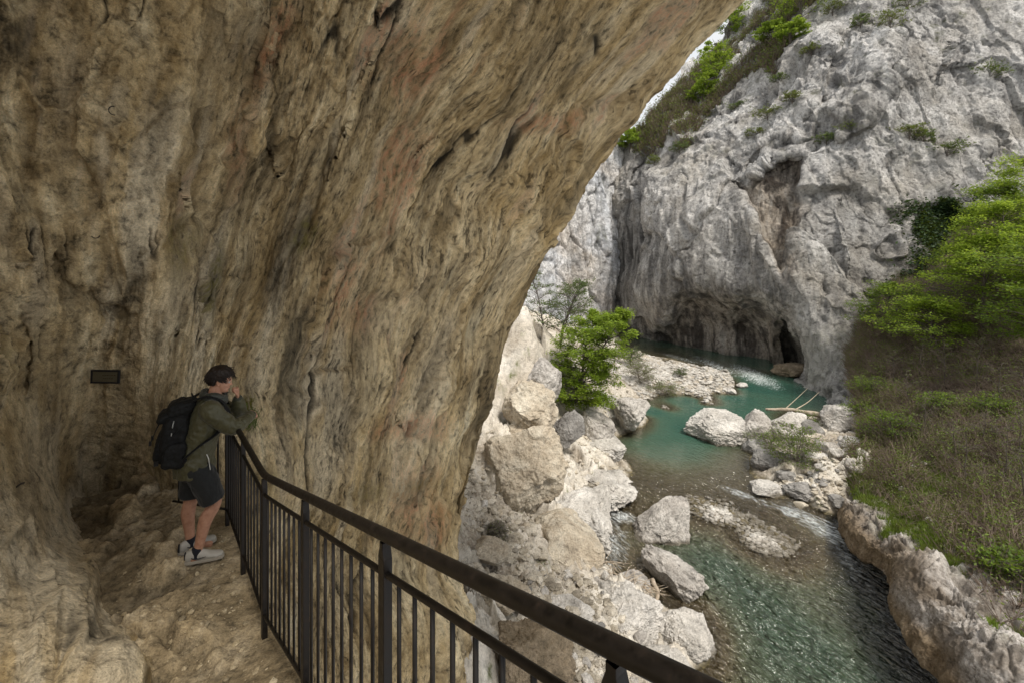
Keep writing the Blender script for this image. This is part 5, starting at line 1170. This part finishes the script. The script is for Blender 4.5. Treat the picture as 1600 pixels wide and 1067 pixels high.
    o = leaf_mesh('brush_foliage', np.concatenate(LP), .10, MB['dry'], None, 6, .3, tint=np.concatenate(LT)); tag(o, kind='stuff')
    # loose rocks on the shelf and slope
    vis = (HSV > 5.7) & (HSV < 7.8) & (HSX < 1680); idx = np.argwhere(vis); idx = idx[r.integers(0, len(idx), 520)]
    tag(scatter_stones('scree', [HSP[i, j] for i, j in idx], .06 + .34 * r.random(520) ** 3, MR['pale'], 8, 2, .6), kind='stuff')
    # bare saplings
    for k, (px, py) in enumerate(((1535, 700), (1420, 640), (1480, 610), (1560, 640), (1590, 720), (1510, 770), (1450, 700), (1600, 800), (1575, 760), (1395, 600), (1530, 610), (1440, 590), (1600, 660), (1490, 720))):
        p = on_hill(px, py); tree('bare_sapling', p, r.uniform(2.2, 3.6), .8, 'thin leafless sapling standing in the brown brush of the right slope', 'sapling', 90 + k, 'dry', 120, .08, .03, start=.2, nlimb=9, layers=False, group='leafless saplings in the brush')
    # grass on the ledge
    w = HSG * (HSV > 5.05) * (HSX < 1680); idx = np.argwhere(w > .4); idx = idx[r.integers(0, len(idx), 70000)]
    base = HSP[idx[:, 0], idx[:, 1]] + r.normal(size=(len(idx), 3)) * np.array([.05, .05, 0]); n = len(base); a = r.random(n) * 6.28; h = r.uniform(.08, .26, n) * (1 + .5 * fbm(base * 1.2, 2, 3)); wd = r.uniform(.012, .028, n)
    sx = np.stack([np.cos(a), np.sin(a), 0 * a], 1) * wd[:, None]; ln = np.stack([r.normal(size=n) * .35, r.normal(size=n) * .35, np.ones(n)], 1) * h[:, None]
    V = np.stack([base - sx, base + sx, base + ln], 1).reshape(-1, 3); tn = np.clip(.5 + .5 * fbm(base * .9, 3, 9) + r.normal(size=n) * .15, 0, 1)
    MB['grass'] = mat_leaf('grass_blade', ((.13, .12, .05), (.12, .17, .035), (.17, .25, .04)), .35)
    o = np_mesh('grass', V, np.arange(3 * n).reshape(-1, 3), MB['grass'], False, {'tint': np.repeat(tn, 3)}); tag(o, kind='stuff')
    # small plants on the cave wall by the railing
    for (px, py, k, lab) in ((394, 648, 5, 'clump of grass and moss on the cave wall just beyond the end of the railing'),):
        p = cave_hit(px, py); LPp = p + np.array([0, -.05, 0]) + r.normal(size=(130 * k // 4, 3)) * np.array([.05, .05, .016 * k])
        n = len(LPp); a = r.random(n) * 6.28; d = np.stack([np.cos(a) * .07, -abs(np.sin(a)) * .09, r.uniform(-.14, .02, n)], 1); sx = np.cross(d, [0, 0, 1.0]) * .07
        V = np.stack([LPp - sx, LPp + sx, LPp + d], 1).reshape(-1, 3) - p; o = np_mesh('wall_plant', V, np.arange(3 * n).reshape(-1, 3), MB['greyg'], False, {'tint': np.repeat(r.random(n), 3)}); o.location = p; tag(o, lab, 'plant')
# ================================================================== THE WALKER
def loft(rings, n=24):
    """rings: (centre, rx, ry, normal, side) -> closed skin; side is the direction of rx"""
    V = []; m = len(rings)
    for c, rx, ry, nn, sd in rings:
        nn = np.asarray(nn, float); nn /= np.linalg.norm(nn); sd = np.asarray(sd, float); sd = sd - nn * (sd @ nn); sd /= np.linalg.norm(sd); fw = np.cross(nn, sd)
        a = np.arange(n) * 2 * math.pi / n; V.append(np.asarray(c, float) + np.cos(a)[:, None] * sd * rx + np.sin(a)[:, None] * fw * ry)
    V = np.concatenate(V + [np.array([rings[0][0], rings[-1][0]], float)]); i = np.arange(m * n).reshape(m, n); j = np.roll(i, -1, 1)
    q = np.stack([i[:-1], j[:-1], j[1:], i[1:]], -1).reshape(-1, 4)
    t0 = np.stack([j[0], i[0], np.full(n, m * n)], -1); t1 = np.stack([i[-1], j[-1], np.full(n, m * n + 1)], -1)
    return V, q, np.concatenate([t0, t1])

def limb(pts, rad, side=(0, 1, 0), flat=None, m=None, n=20):
    """smooth tapering limb through joints"""
    pts = np.asarray(pts, float); k = m or (len(pts) - 1) * 7 + 1
    P = cr(pts, k); u = np.linspace(0, len(pts) - 1, k); rr = np.interp(u, range(len(pts)), rad); fl = np.interp(u, range(len(pts)), flat if flat is not None else [1] * len(pts))
    T = np.gradient(P, axis=0); s = np.asarray(side, float)
    e0 = P[0] - T[0] / np.linalg.norm(T[0]) * rr[0] * .5; e1 = P[-1] + T[-1] / np.linalg.norm(T[-1]) * rr[-1] * .5
    R_ = [(e0, rr[0] * .6, rr[0] * fl[0] * .6, T[0], s)] + [(p, r_, r_ * f_, t, s) for p, r_, f_, t in zip(P, rr, fl, T)] + [(e1, rr[-1] * .6, rr[-1] * fl[-1] * .6, T[-1], s)]
    return loft(R_, n)

def ball(c, r, sub=3):
    v, f = ico(sub); r = np.broadcast_to(np.asarray(r, float), (3,)); return v * r + np.asarray(c, float), np.zeros((0, 4), int), f

def fuse(pieces, voxel, smooth=4):
    """union of closed skins as one continuous surface"""
    V = []; Q = []; Tt = []; n = 0
    for v, q, t in pieces:
        V.append(v); Q.append(q + n); Tt.append(t + n); n += len(v)
    o = np_mesh('fuse_tmp', np.concatenate(V), [np.concatenate(Q), np.concatenate(Tt)])
    md = o.modifiers.new('r', 'REMESH'); md.mode = 'VOXEL'; md.voxel_size = voxel
    sm = o.modifiers.new('s', 'SMOOTH'); sm.iterations = smooth; sm.factor = .5
    dg = bpy.context.evaluated_depsgraph_get(); ev = o.evaluated_get(dg); me = ev.to_mesh()
    nv = len(me.vertices); co = np.zeros(nv * 3); me.vertices.foreach_get('co', co); no = np.zeros(nv * 3); me.vertices.foreach_get('normal', no)
    fs = [tuple(p.vertices) for p in me.polygons]; ev.to_mesh_clear(); mesh = o.data; bpy.data.objects.remove(o); bpy.data.meshes.remove(mesh)
    q = np.array([f for f in fs if len(f) == 4]); t = np.array([f for f in fs if len(f) == 3])
    return co.reshape(-1, 3), no.reshape(-1, 3), [a for a in (q, t) if len(a)]

def person():
    f = lambda *a: np.array(a, float)
    base = np.array([(309 - 800) * 3.99 / F, 3.99]); ang = R(32)
    zf = -2.62
    root = empty('person', (base[0], base[1], zf), ang); root.scale = (.95, .95, .95)
    tag(root, 'young man in olive jacket and dark shorts leaning on the railing, fist at mouth', 'person')
    skin = NT('skin'); w = skin.pos(obj=True); n = skin.noise(w, 25, 5, .6); n2 = skin.noise(w, 140, 3, .6)
    skin.bsdf(skin.ramp(n, [(.3, (.34, .165, .10)), (.6, (.46, .25, .165)), (.8, (.52, .30, .20))]), .5, skin.bump(n2, .2, .001), **{'Subsurface Weight': .08, 'Subsurface Radius': (.01, .004, .002), 'Specular IOR Level': .35})
    SK = skin.m
    def cloth(name, c0, c1, rough=.75, sc_=260, spec=.2, sheen=.15):
        t = NT(name); w = t.pos(obj=True); a = t.noise(w, 7, 5, .6); b = t.noise(w, sc_, 2, .5); wr = t.noise(w, 22, 5, .6, .8)
        c = t.mix(a, c0, c1); t.bsdf(c, rough, t.bump(b, .25, .0008, t.bump(wr, .45, .010)), **{'Specular IOR Level': spec, 'Sheen Weight': sheen}); return t.m
    JK = cloth('olive_nylon', (.040, .038, .014), (.075, .068, .030), .5, 400, .45, .1); SH = cloth('charcoal_cotton', (.011, .012, .012), (.021, .022, .022)); BP = cloth('black_nylon', (.004, .0045, .0045), (.010, .010, .010), .65, 300, .2, .02)
    # ---- joints (x forward, y left, z up)
    HIP = {1: f(-.02, .09, .87), -1: f(.0, -.09, .87)}; KN = {1: f(-.055, .10, .50), -1: f(.13, -.105, .50)}; AN = {1: f(-.06, .10, .085), -1: f(.0, -.12, .085)}
    SHO = {1: f(.10, .185, 1.375), -1: f(.10, -.185, 1.375)}; EL = {1: f(.345, .13, 1.185), -1: f(.285, -.20, 1.185)}; WR = {1: f(.315, .045, 1.395), -1: f(.445, .02, 1.215)}
    neck = f(.125, 0, 1.44); HC = f(.175, 0, 1.585)
    # head turned a little down and towards the gorge
    Rh = np.array(Matrix.Rotation(R(-6), 3, 'Z') @ Matrix.Rotation(R(14), 3, 'Y'))
    H = lambda x, y, z: HC + Rh @ f(x, y, z)
    def hball(c, r, sub=3):
        v, f_ = ico(sub); return (v * np.asarray(r) + np.asarray(c)) @ Rh.T + HC, np.zeros((0, 4), int), f_
    head = [hball((-.012, 0, .022), (.094, .073, .092), 4), hball((.028, 0, -.015), (.062, .060, .085)), hball((.042, 0, -.066), (.043, .046, .040)), hball((.068, 0, -.083), (.020, .022, .018)),
            hball((.086, 0, -.006), (.010, .0095, .024)), hball((.097, 0, -.020), (.0125, .0125, .010)), hball((.078, 0, .026), (.014, .042, .012)),
            hball((.083, 0, -.047), (.012, .022, .006)), hball((.081, 0, -.058), (.012, .019, .006)),
            hball((.045, .036, -.02), (.032, .024, .028)), hball((.045, -.036, -.02), (.032, .024, .028))]
    for s in (1, -1):
        head += [hball((-.004, s * .074, -.004), (.017, .007, .030)), hball((-.002, s * .078, .010), (.014, .007, .015)), hball((.002, s * .074, -.028), (.008, .006, .010))]
    body = head + [limb([neck - f(.02, 0, .05), neck, HC + Rh @ f(-.015, 0, -.05)], [.062, .056, .056])]
    # trunk
    body.append(loft([(f(-.02, 0, .82), .13, .10, (0, 0, 1), (0, 1, 0)), (f(-.015, 0, .90), .16, .115, (0, 0, 1), (0, 1, 0)), (f(-.005, 0, 1.02), .145, .10, (.05, 0, 1), (0, 1, 0)), (f(.03, 0, 1.15), .155, .105, (.1, 0, 1), (0, 1, 0)), (f(.075, 0, 1.28), .165, .108, (.2, 0, 1), (0, 1, 0)), (f(.105, 0, 1.38), .15, .088, (.3, 0, 1), (0, 1, 0)), (f(.12, 0, 1.43), .08, .065, (.3, 0, 1), (0, 1, 0))]))
    for s in (1, -1):
        body.append(limb([HIP[s] + f(0, 0, .02), (HIP[s] + KN[s]) / 2 + f(.015, 0, 0), KN[s], KN[s] * .68 + AN[s] * .32 + f(-.022, 0, 0), KN[s] * .35 + AN[s] * .65 + f(-.012, 0, 0), AN[s]], [.086, .075, .056, .058, .044, .036]))
        body.append(ball(KN[s] + f(.018, 0, .005), (.042, .044, .05)))
        body.append(limb([AN[s] + f(-.035, 0, -.03), AN[s] + f(.05, 0, -.045), AN[s] + f(.16, -.01, -.06)], [.034, .036, .026]))
        body.append(limb([SHO[s], EL[s]], [.055, .046])); body.append(limb([EL[s], WR[s]], [.044, .028]))
    # hands: palm and five separate fingers
    def hand(wrist, d, up, curl, spread=.0, side=1):
        d = d / np.linalg.norm(d); up = up - d * (up @ d); up /= np.linalg.norm(up); lat = np.cross(d, up) * side; P = []
        P.append(limb([wrist - d * .02, wrist + d * .03, wrist + d * .085], [.026, .034, .038], side=lat, flat=[.75, .45, .42]))
        for i, (o, L, r_) in enumerate(((.030, .070, .0088), (.010, .078, .0092), (-.011, .073, .0088), (-.030, .058, .0078))):
            k = wrist + d * (.088 - .004 * abs(i - 1)) + lat * o; pts = [k - d * .015, k]; a = 0; q = k
            for seg, c in ((.45, .8), (.32, 1.25), (.23, .9)):
                a += curl * c * (1 + .08 * i); dr = d * math.cos(a) - up * math.sin(a); q = q + dr * L * seg; pts.append(q)
            P.append(limb(pts, [r_ * 1.1, r_ * 1.1, r_, r_ * .92, r_ * .78], n=10))
        t0 = wrist + d * .025 + lat * .026; P.append(limb([t0, t0 + d * .025 + lat * .020 - up * .010, t0 + d * .055 + lat * .018 - up * .026, t0 + d * .074 + lat * .002 - up * .036], [.015, .0125, .011, .009], n=10))
        return P
    body_main = body
    V, N, Fc = fuse(body_main + hand(WR[1], f(-.02, -.12, .75), f(.95, .1, .1), 1.25, side=-1) + hand(WR[-1], f(.05, .9, -.10), f(.55, -.2, .7), .55), .0052, 2)
    np_mesh('body', V, Fc, SK, True, parent=root)
    # eyes, brows
    ew = mat_simple('eye_white', (.36, .33, .30), .3, 0, .03); ei = mat_simple('dark_iris', (.03, .018, .01), .25, 0, .1); hm = mat_simple('dark_brown_hair', (.014, .008, .005), .5, 0, .5, 120, .4, .002)
    for s in (1, -1):
        v, _, f_ = hball((.0745, s * .031, .004), (.0115, .0125, .0105)); e = np_mesh('eye', v, f_, ew, True, parent=root)
        v, _, f_ = hball((.0835, s * .031, .003), (.0040, .0055, .0055), 2); np_mesh('iris', v, f_, ei, True, parent=e)
        Tb = Tubes().add(np.array([H(.083, s * .014, .026), H(.082, s * .030, .031), H(.070, s * .047, .026)]), [.003, .004, .002], 6); Tb.build('eyebrow', hm, root)
    # ---- hair: shell around the skull plus many locks
    r = np.random.default_rng(4); v, f_ = ico(6); p = v * np.array([.107, .086, .104]) + np.array([-.012, 0, .030])
    hl = -.028 + .085 * sstep(-.03, .075, p[:, 0]) - .022 * sstep(-.02, -.08, p[:, 0])
    earz = (np.abs(p[:, 0] + .0) < .022) & (p[:, 2] < .028)
    keepv = (p[:, 2] > hl + .004 * fbm(p * 60, 2, 3)) & ~((p[:, 0] > .015) & (p[:, 2] < .045)) & ~earz
    lk = fbm(p * np.array([14, 30, 14]), 4, 7, .6); p = p + v * (.005 * lk + .010 * np.abs(perlin(p * 45, 3)) + .012 * sstep(.03, .11, p[:, 2]))[:, None]
    mask = keepv[f_].all(1); fo = f_[mask]; p_in = p - v * .02
    HV = np.concatenate([p, p_in]) @ Rh.T + HC; T = Tubes()
    for k in range(700):
        d = r.normal(size=3); d /= np.linalg.norm(d)
        if d[2] < -.15: d[2] *= -.3
        if d[0] > .35 and d[2] < .35: continue
        p0 = d * np.array([.104, .084, .104]) + np.array([-.012, 0, .030]); fw = np.array([.45, .15 * np.sign(d[1]), -.25]) if d[0] > -.2 else np.array([-.1, .1 * d[1], -1.0])
        fw = fw - d * (fw @ d) * .8; fw /= np.linalg.norm(fw) + 1e-6; L = r.uniform(.03, .075)
        q = np.stack([p0, p0 + fw * L * .5 + d * .008, p0 + fw * L + d * .010 * r.normal() + r.normal(size=3) * .004]); T.add(q @ Rh.T + HC, [.0045, .004, .001], 5, False)
    hv = np.concatenate(T.V); nf = [x for x in T.Fc]
    np_mesh('hair', np.concatenate([HV, hv]), [np.concatenate(nf) + len(HV), fo, (fo + len(p))[:, ::-1]], hm, True, parent=root)
    # ---- jacket
    pc = [loft([(f(-.03, 0, .775), .185, .150, (0, 0, 1), (0, 1, 0)), (f(-.025, 0, .80), .190, .155, (0, 0, 1), (0, 1, 0)), (f(-.02, 0, .90), .188, .150, (0, 0, 1), (0, 1, 0)), (f(.0, 0, 1.02), .183, .145, (.05, 0, 1), (0, 1, 0)), (f(.035, 0, 1.15), .190, .145, (.1, 0, 1), (0, 1, 0)), (f(.075, 0, 1.28), .198, .140, (.2, 0, 1), (0, 1, 0)), (f(.10, 0, 1.385), .165, .112, (.3, 0, 1), (0, 1, 0)), (f(.118, 0, 1.43), .095, .085, (.3, 0, 1), (0, 1, 0))], 32)]
    for s in (1, -1):
        mid = (SHO[s] + EL[s]) / 2 + f(-.005, s * .005, -.012)
        pc.append(limb([SHO[s] + f(-.02, -s * .03, .0), SHO[s] + f(.01, s * .015, -.01), mid, EL[s] + f(.0, 0, -.008)], [.078, .083, .070, .060])); pc.append(ball(EL[s] + f(.004, 0, -.004), .056))
        pc.append(limb([EL[s], (EL[s] + WR[s]) / 2, WR[s] * .88 + EL[s] * .12], [.056, .052, .040]))
    V, N, Fc = fuse(pc, .0075, 4)
    fold = ridged(V * np.array([9, 9, 5]) + .6 * fbm(V * 5, 2, 4)[:, None], 3, 5, .55)
    near_el = np.exp(-(np.minimum(np.linalg.norm(V - EL[-1], axis=1), np.linalg.norm(V - EL[1], axis=1)) / .12) ** 2)
    V = V + N * (.0065 * fold * (1 + 1.0 * near_el) + .004 * fbm(V * 24, 3, 8))[:, None]
    V[:, :2] += N[:, :2] * (.012 * np.sin(V[:, 2] * 45 + 3 * fbm(V * 4, 2, 9)) * sstep(1.15, .9, V[:, 2]) * .5)[:, None]
    jk = np_mesh('jacket', V, Fc, JK, True, parent=root)
    # collar / folded hood
    pc = []
    for k in range(2):
        a = np.linspace(R(-150), R(150), 18); cc = neck + f(.0, 0, .012 + .028 * k); P = np.stack([cc[0] - np.cos(a) * (.088 + .006 * k) * 1.0 + .012, cc[1] + np.sin(a) * (.086 + .006 * k), cc[2] - .035 * (1 - np.cos(a)) * .6 + .012 * np.sin(3 * a)], 1)
        pc.append(limb(P, list(.024 + .008 * np.cos(a / 2) - .006 * k), side=(0, 0, 1), n=12, m=40))
    V, N, Fc = fuse(pc, .006, 3); V = V + N * (.006 * ridged(V * 22, 3, 3))[:, None]; np_mesh('collar', V, Fc, cloth('dark_olive_hood', (.022, .024, .018), (.038, .040, .028), .5, 300, .4), True, parent=root)
    zp = mat_simple('pale_zip', (.55, .54, .50), .5, .2, .1)
    a = f(.085, -.158, .86); Tubes().add(np.array([f(.072, -.160, .98), f(.088, -.157, .93), f(.094, -.157, .88)]) + f(.0, -.003, 0), .0042, 8).build('pocket_zip', zp, root)
    Tubes().add(np.array([f(.094, -.162, .88), f(.100, -.166, .84), f(.098, -.163, .80)]), .0035, 8).build('zip_cord', zp, root)
    for s in (1, -1):
        d = WR[s] - EL[s]; d /= np.linalg.norm(d); c = WR[s] * .9 + EL[s] * .1; V, q, t = limb([c - d * .018, c + d * .018], [.041, .039], n=24); np_mesh('cuff', V, [q, t], cloth('cuff_fabric', (.028, .029, .018), (.05, .05, .032), .6), True, parent=root)
    # ---- shorts
    pc = [loft([(f(-.03, 0, .76), .150, .125, (0, 0, 1), (0, 1, 0)), (f(-.025, 0, .84), .172, .138, (0, 0, 1), (0, 1, 0)), (f(-.01, 0, .95), .15, .12, (0, 0, 1), (0, 1, 0))])]
    for s in (1, -1):
        e = KN[s] * .90 + HIP[s] * .10; pc.append(limb([HIP[s] + f(-.01, 0, 0), (HIP[s] + KN[s]) / 2 + f(.002, s * .004, 0), e], [.104, .104, .096], m=14))
    V, N, Fc = fuse(pc, .0075, 2); V = V + N * (.007 * ridged(V * np.array([8, 8, 4]), 3, 6) + .003 * fbm(V * 24, 3, 8))[:, None]
    # flat hems
    for s in (1, -1):
        e = KN[s] * .90 + HIP[s] * .10; d = KN[s] - HIP[s]; d /= np.linalg.norm(d); k = (V - (e + d * .015)) @ d; mm = (k > 0) & (np.sign(V[:, 1]) == s) & (V[:, 2] < .66); V[mm] -= d * k[mm][:, None] * .92
    np_mesh('shorts', V, Fc, SH, True, parent=root)
    # ---- socks and shoes
    sk = cloth('black_sock', (.008, .009, .014), (.014, .015, .022)); wh = mat_simple('white_leather', (.38, .36, .32), .5, 0, .12, 30); so_ = mat_simple('worn_white_sole', (.32, .29, .24), .7, 0, .2, 40); dk = mat_simple('dark_leather', (.02, .022, .026), .5)
    for s in (1, -1):
        A = AN[s]; V, q, t = limb([A + f(0, 0, -.03), A + f(0, 0, .01), A + f(.002, 0, .048)], [.041, .040, .042], n=24); np_mesh('sock', V, [q, t], sk, True, parent=root)
        yaw = R(-12 if s < 0 else 18); Rz = np.array(Matrix.Rotation(yaw, 3, 'Z')); O = np.array([A[0], A[1], 0]); k_ = 0.012
        def place(V): return np.asarray(V) @ Rz.T + O + f(0, 0, k_)
        up = loft([(f(-.088, 0, .050), .022, .030, (1, 0, 0), (0, 1, 0)), (f(-.078, 0, .056), .034, .046, (1, 0, .0), (0, 1, 0)), (f(-.04, 0, .062), .038, .056, (1, 0, -.1), (0, 1, 0)), (f(.0, 0, .060), .039, .056, (1, 0, -.2), (0, 1, 0)), (f(.05, 0, .053), .041, .045, (1, 0, -.3), (0, 1, 0)), (f(.10, 0, .043), .046, .032, (1, 0, -.2), (0, 1, 0)), (f(.15, 0, .038), .048, .027, (1, 0, 0), (0, 1, 0)), (f(.185, 0, .036), .038, .023, (1, 0, 0), (0, 1, 0)), (f(.203, 0, .034), .018, .015, (1, 0, 0), (0, 1, 0))], 24)
        V, N, Fc = fuse([up], .0045, 3); sh = np_mesh('shoe', place(V), Fc, wh, True, parent=root)
        # sole follows the outline
        xs = np.linspace(-.098, .212, 30); hw = .046 * np.sqrt(np.clip(1 - ((xs - .055) / .158) ** 6, 0.02, 1)) * (1 - .10 * np.exp(-((xs - .02) / .05) ** 2)); ol = np.concatenate([np.stack([xs, hw], 1), np.stack([xs[::-1], -hw[::-1]], 1)])
        n_ = len(ol); Z = [0.0, .004, .022, .027]; SC = [.93, 1, 1, .96]; VV = np.concatenate([np.concatenate([ol * [1, sc_], np.full((n_, 1), z)], 1) for z, sc_ in zip(Z, SC)] + [np.array([[.05, 0, 0], [.05, 0, .027]])])
        i = np.arange(4 * n_).reshape(4, n_); j = np.roll(i, -1, 1); q = np.stack([i[:-1], j[:-1], j[1:], i[1:]], -1).reshape(-1, 4)[:, ::-1]; t = np.concatenate([np.stack([i[0], j[0], np.full(n_, 4 * n_)], -1), np.stack([j[3], i[3], np.full(n_, 4 * n_ + 1)], -1)])
        np_mesh('sole', place(VV), [q, t], so_, False, parent=sh)
        for sd in (1, -1):       # curved dark mark on the flank
            u = np.linspace(0, 1, 14); x = -.035 + .115 * u; z = .032 + .020 * u ** 1.5 + .026 * (1 - u) ** 3 - .004; y = sd * np.interp(x, [-.04, 0, .05, .1], [.044, .045, .0455, .049])
            Tm = Tubes().add(np.stack([x, y, z + .008], 1), .0015 + .0070 * np.sin(math.pi * np.clip(u + .06, 0, 1)) ** .8 * (1 - .55 * u), 8, flat=.55); np_mesh('curved_mark', place(np.concatenate(Tm.V)), [np.concatenate([x for x in Tm.Fc if x.shape[1] == 4]), np.concatenate([x for x in Tm.Fc if x.shape[1] == 3])], dk, True, parent=sh)
        Tl = Tubes()
        for k in range(5): x = .03 + .017 * k; zt = .100 - .013 * k; Tl.add(np.array([f(x, -.024, zt - .006), f(x + .003, 0, zt + .004), f(x, .024, zt - .006)]), .0032, 6)
        np_mesh('laces', place(np.concatenate(Tl.V)), [np.concatenate([x for x in Tl.Fc if x.shape[1] == 4]), np.concatenate([x for x in Tl.Fc if x.shape[1] == 3])], wh, True, parent=sh)
        V, q, t = limb([f(-.094, 0, .035), f(-.090, 0, .095)], [.020, .013], side=(0, 1, 0), flat=[.4, .4], n=16); np_mesh('heel_patch', place(V), [q, t], dk, True, parent=sh)
    # ---- backpack (worn, a thing of its own)
    bp = empty('backpack', (base[0], base[1], zf), ang); bp.scale = (.95, .95, .95); tag(bp, 'bulky black hiking backpack worn by the man at the railing', 'backpack')
    tl = (.22, 0, 1)   # packs leans with the back
    def bx(c, hx, hy, hz, name, par, round_=5, tilt=.20, mt=BP, nz=.006, sub=5):
        v, f_ = ico(sub); e = (np.abs(v) ** round_).sum(1) ** (1 / round_); p = v / e[:, None] * np.array([hx, hy, hz]); p = p + (v * (nz * ridged(p * 14 + hx * 50, 3, 4) + nz * .5 * fbm(p * 40, 3, 6))[:, None])
        p[:, 0] += p[:, 2] * tilt; return np_mesh(name, p + np.asarray(c, float), f_, mt, True, parent=par)
    bx((-.165, 0, 1.145), .100, .145, .215, 'main_bag', bp, 4.5, .14, nz=.009)
    bx((-.12, 0, 1.385), .100, .12, .07, 'top_lid', bp, 3.5, .3, nz=.008)
    bx((-.258, 0, 1.08), .045, .105, .125, 'front_pocket', bp, 4, .20, nz=.007)
    bx((-.165, -.158, 1.015), .075, .030, .10, 'side_pocket', bp, 4, .2, nz=.006); bx((-.165, .158, 1.015), .075, .030, .10, 'side_pocket', bp, 4, .2, nz=.006)
    bx((-.10, 0, .935), .085, .165, .055, 'hip_pad', bp, 4, .1, nz=.006)
    bx((-.235, -.0, 1.33), .050, .11, .045, 'upper_pocket', bp, 3.5, .3, nz=.006)
    bk = mat_simple('black_plastic', (.01, .01, .011), .4); st = mat_simple('webbing', (.012, .013, .014), .8)
    for s in (1, -1):
        P = cr(np.array([f(-.10, s * .075, 1.36), f(-.02, s * .085, 1.455), f(.10, s * .105, 1.475), f(.205, s * .115, 1.40), f(.225, s * .13, 1.28), f(.16, s * .168, 1.16), f(.03, s * .195, 1.08), f(-.09, s * .175, .98)]), 40)
        Tubes().add(P, .030, 12, flat=.28).build('shoulder_strap', BP, bp)
        Tubes().add(cr(np.array([f(-.08, s * .142, 1.30), f(-.17, s * .158, 1.19), f(-.25, s * .11, 1.13)]), 14), .009, 8, flat=.35).build('compression_strap', st, bp)
        Tubes().add(cr(np.array([f(-.12, s * .10, 1.44), f(-.22, s * .09, 1.38), f(-.295, s * .08, 1.24), f(-.335, s * .07, 1.13)]), 18), .009, 8, flat=.35).build('lid_strap', st, bp)
        Tubes().box(f(-.338, s * .07, 1.13), (.009, .014, .018)).build('buckle', bk, bp, False)
        Tubes().box(f(-.29, s * .15, .97), (.016, .006, .02)).build('strap_end', bk, bp, False)
    Tubes().add(cr(np.array([f(-.03, -.035, 1.45), f(-.045, -.02, 1.495), f(-.045, .02, 1.495), f(-.03, .035, 1.45)]), 14), .009, 8, flat=.5).build('grab_handle', st, bp)
    Tubes().add(np.array([f(-.165, -.150, 1.315), f(-.172, -.160, 1.285), f(-.175, -.160, 1.26)]), .0045, 6).build('zip_pull', mat_simple('grey_zip_pull', (.30, .31, .30), .5), bp)
    Tubes().add(np.array([f(-.18, -.172, 1.22), f(-.182, -.174, 1.195)]), .0045, 6).build('zip_pull', mat_simple('pale_zip_pull', (.34, .34, .33), .5), bp)
CAVEP, _co = make_cave()
path_z = make_path()
CLP, CLX, CLY, CLVEG, CLN = make_cliff()
make_far(); make_ground(); make_river()
HSP, HSV, HSG, HSX, HSYy, HSR = make_hillside()
all_boulders(); path_grit(); gravels(); driftwood(); railing(); wall_fittings(); person(); plants()
# ================================================================== LIGHT, SKY, CAMERA
SUN_EL, SUN_AZ = 58, 146      # azimuth measured clockwise from +Y (away from the viewpoint)
w = bpy.data.worlds.new("World"); sc.world = w; w.use_nodes = True
nt = w.node_tree; bg = nt.nodes['Background']
sky = nt.nodes.new('ShaderNodeTexSky'); sky.sky_type = 'NISHITA'; sky.sun_disc = False
sky.sun_elevation = R(SUN_EL); sky.sun_rotation = R(SUN_AZ); sky.dust_density = 4.0; sky.air_density = 1.3; sky.ozone_density = .6
# thin bright cloud over most of the sky
tc = nt.nodes.new('ShaderNodeTexCoord'); cn = nt.nodes.new('ShaderNodeTexNoise'); cn.inputs['Scale'].default_value = 2.2; cn.inputs['Detail'].default_value = 6
nt.links.new(tc.outputs['Generated'], cn.inputs['Vector'])
cr2 = nt.nodes.new('ShaderNodeValToRGB'); cr2.color_ramp.elements[0].position = .25; cr2.color_ramp.elements[0].color = (.55, .55, .55, 1); cr2.color_ramp.elements[1].position = .6
nt.links.new(cn.outputs['Fac'], cr2.inputs[0])
mx = nt.nodes.new('ShaderNodeMix'); mx.data_type = 'RGBA'; nt.links.new(cr2.outputs[0], mx.inputs[0]); nt.links.new(sky.outputs[0], mx.inputs[6]); mx.inputs[7].default_value = (6.2, 6.3, 6.4, 1)
nt.links.new(mx.outputs[2], bg.inputs[0]); bg.inputs[1].default_value = .15
sd = bpy.data.lights.new('sun', 'SUN'); sd.energy = 4.0; sd.angle = R(14); sd.color = (1, .94, .85)
so = bpy.data.objects.new('sun', sd); COL.objects.link(so)
dv = Vector((math.sin(R(SUN_AZ)) * math.cos(R(SUN_EL)), math.cos(R(SUN_AZ)) * math.cos(R(SUN_EL)), math.sin(R(SUN_EL))))
so.rotation_euler = dv.to_track_quat('Z', 'Y').to_euler()
cd = bpy.data.cameras.new('camera'); cam = bpy.data.objects.new('camera', cd); COL.objects.link(cam)
cd.sensor_width = 36; cd.lens = 16; cd.shift_y = -(533.5 - HY) / 1600; cd.clip_start = .05; cd.clip_end = 2000
cam.location = (0, 0, 0); cam.rotation_euler = (R(90), 0, 0); sc.camera = cam
sc.view_settings.view_transform = 'Standard'; sc.view_settings.look = 'None'; sc.view_settings.exposure = 0
sc.cycles.max_bounces = 8; sc.cycles.diffuse_bounces = 5; sc.cycles.transparent_max_bounces = 12
sc.cycles.use_denoising = True
sc.cycles.sample_clamp_indirect = 8
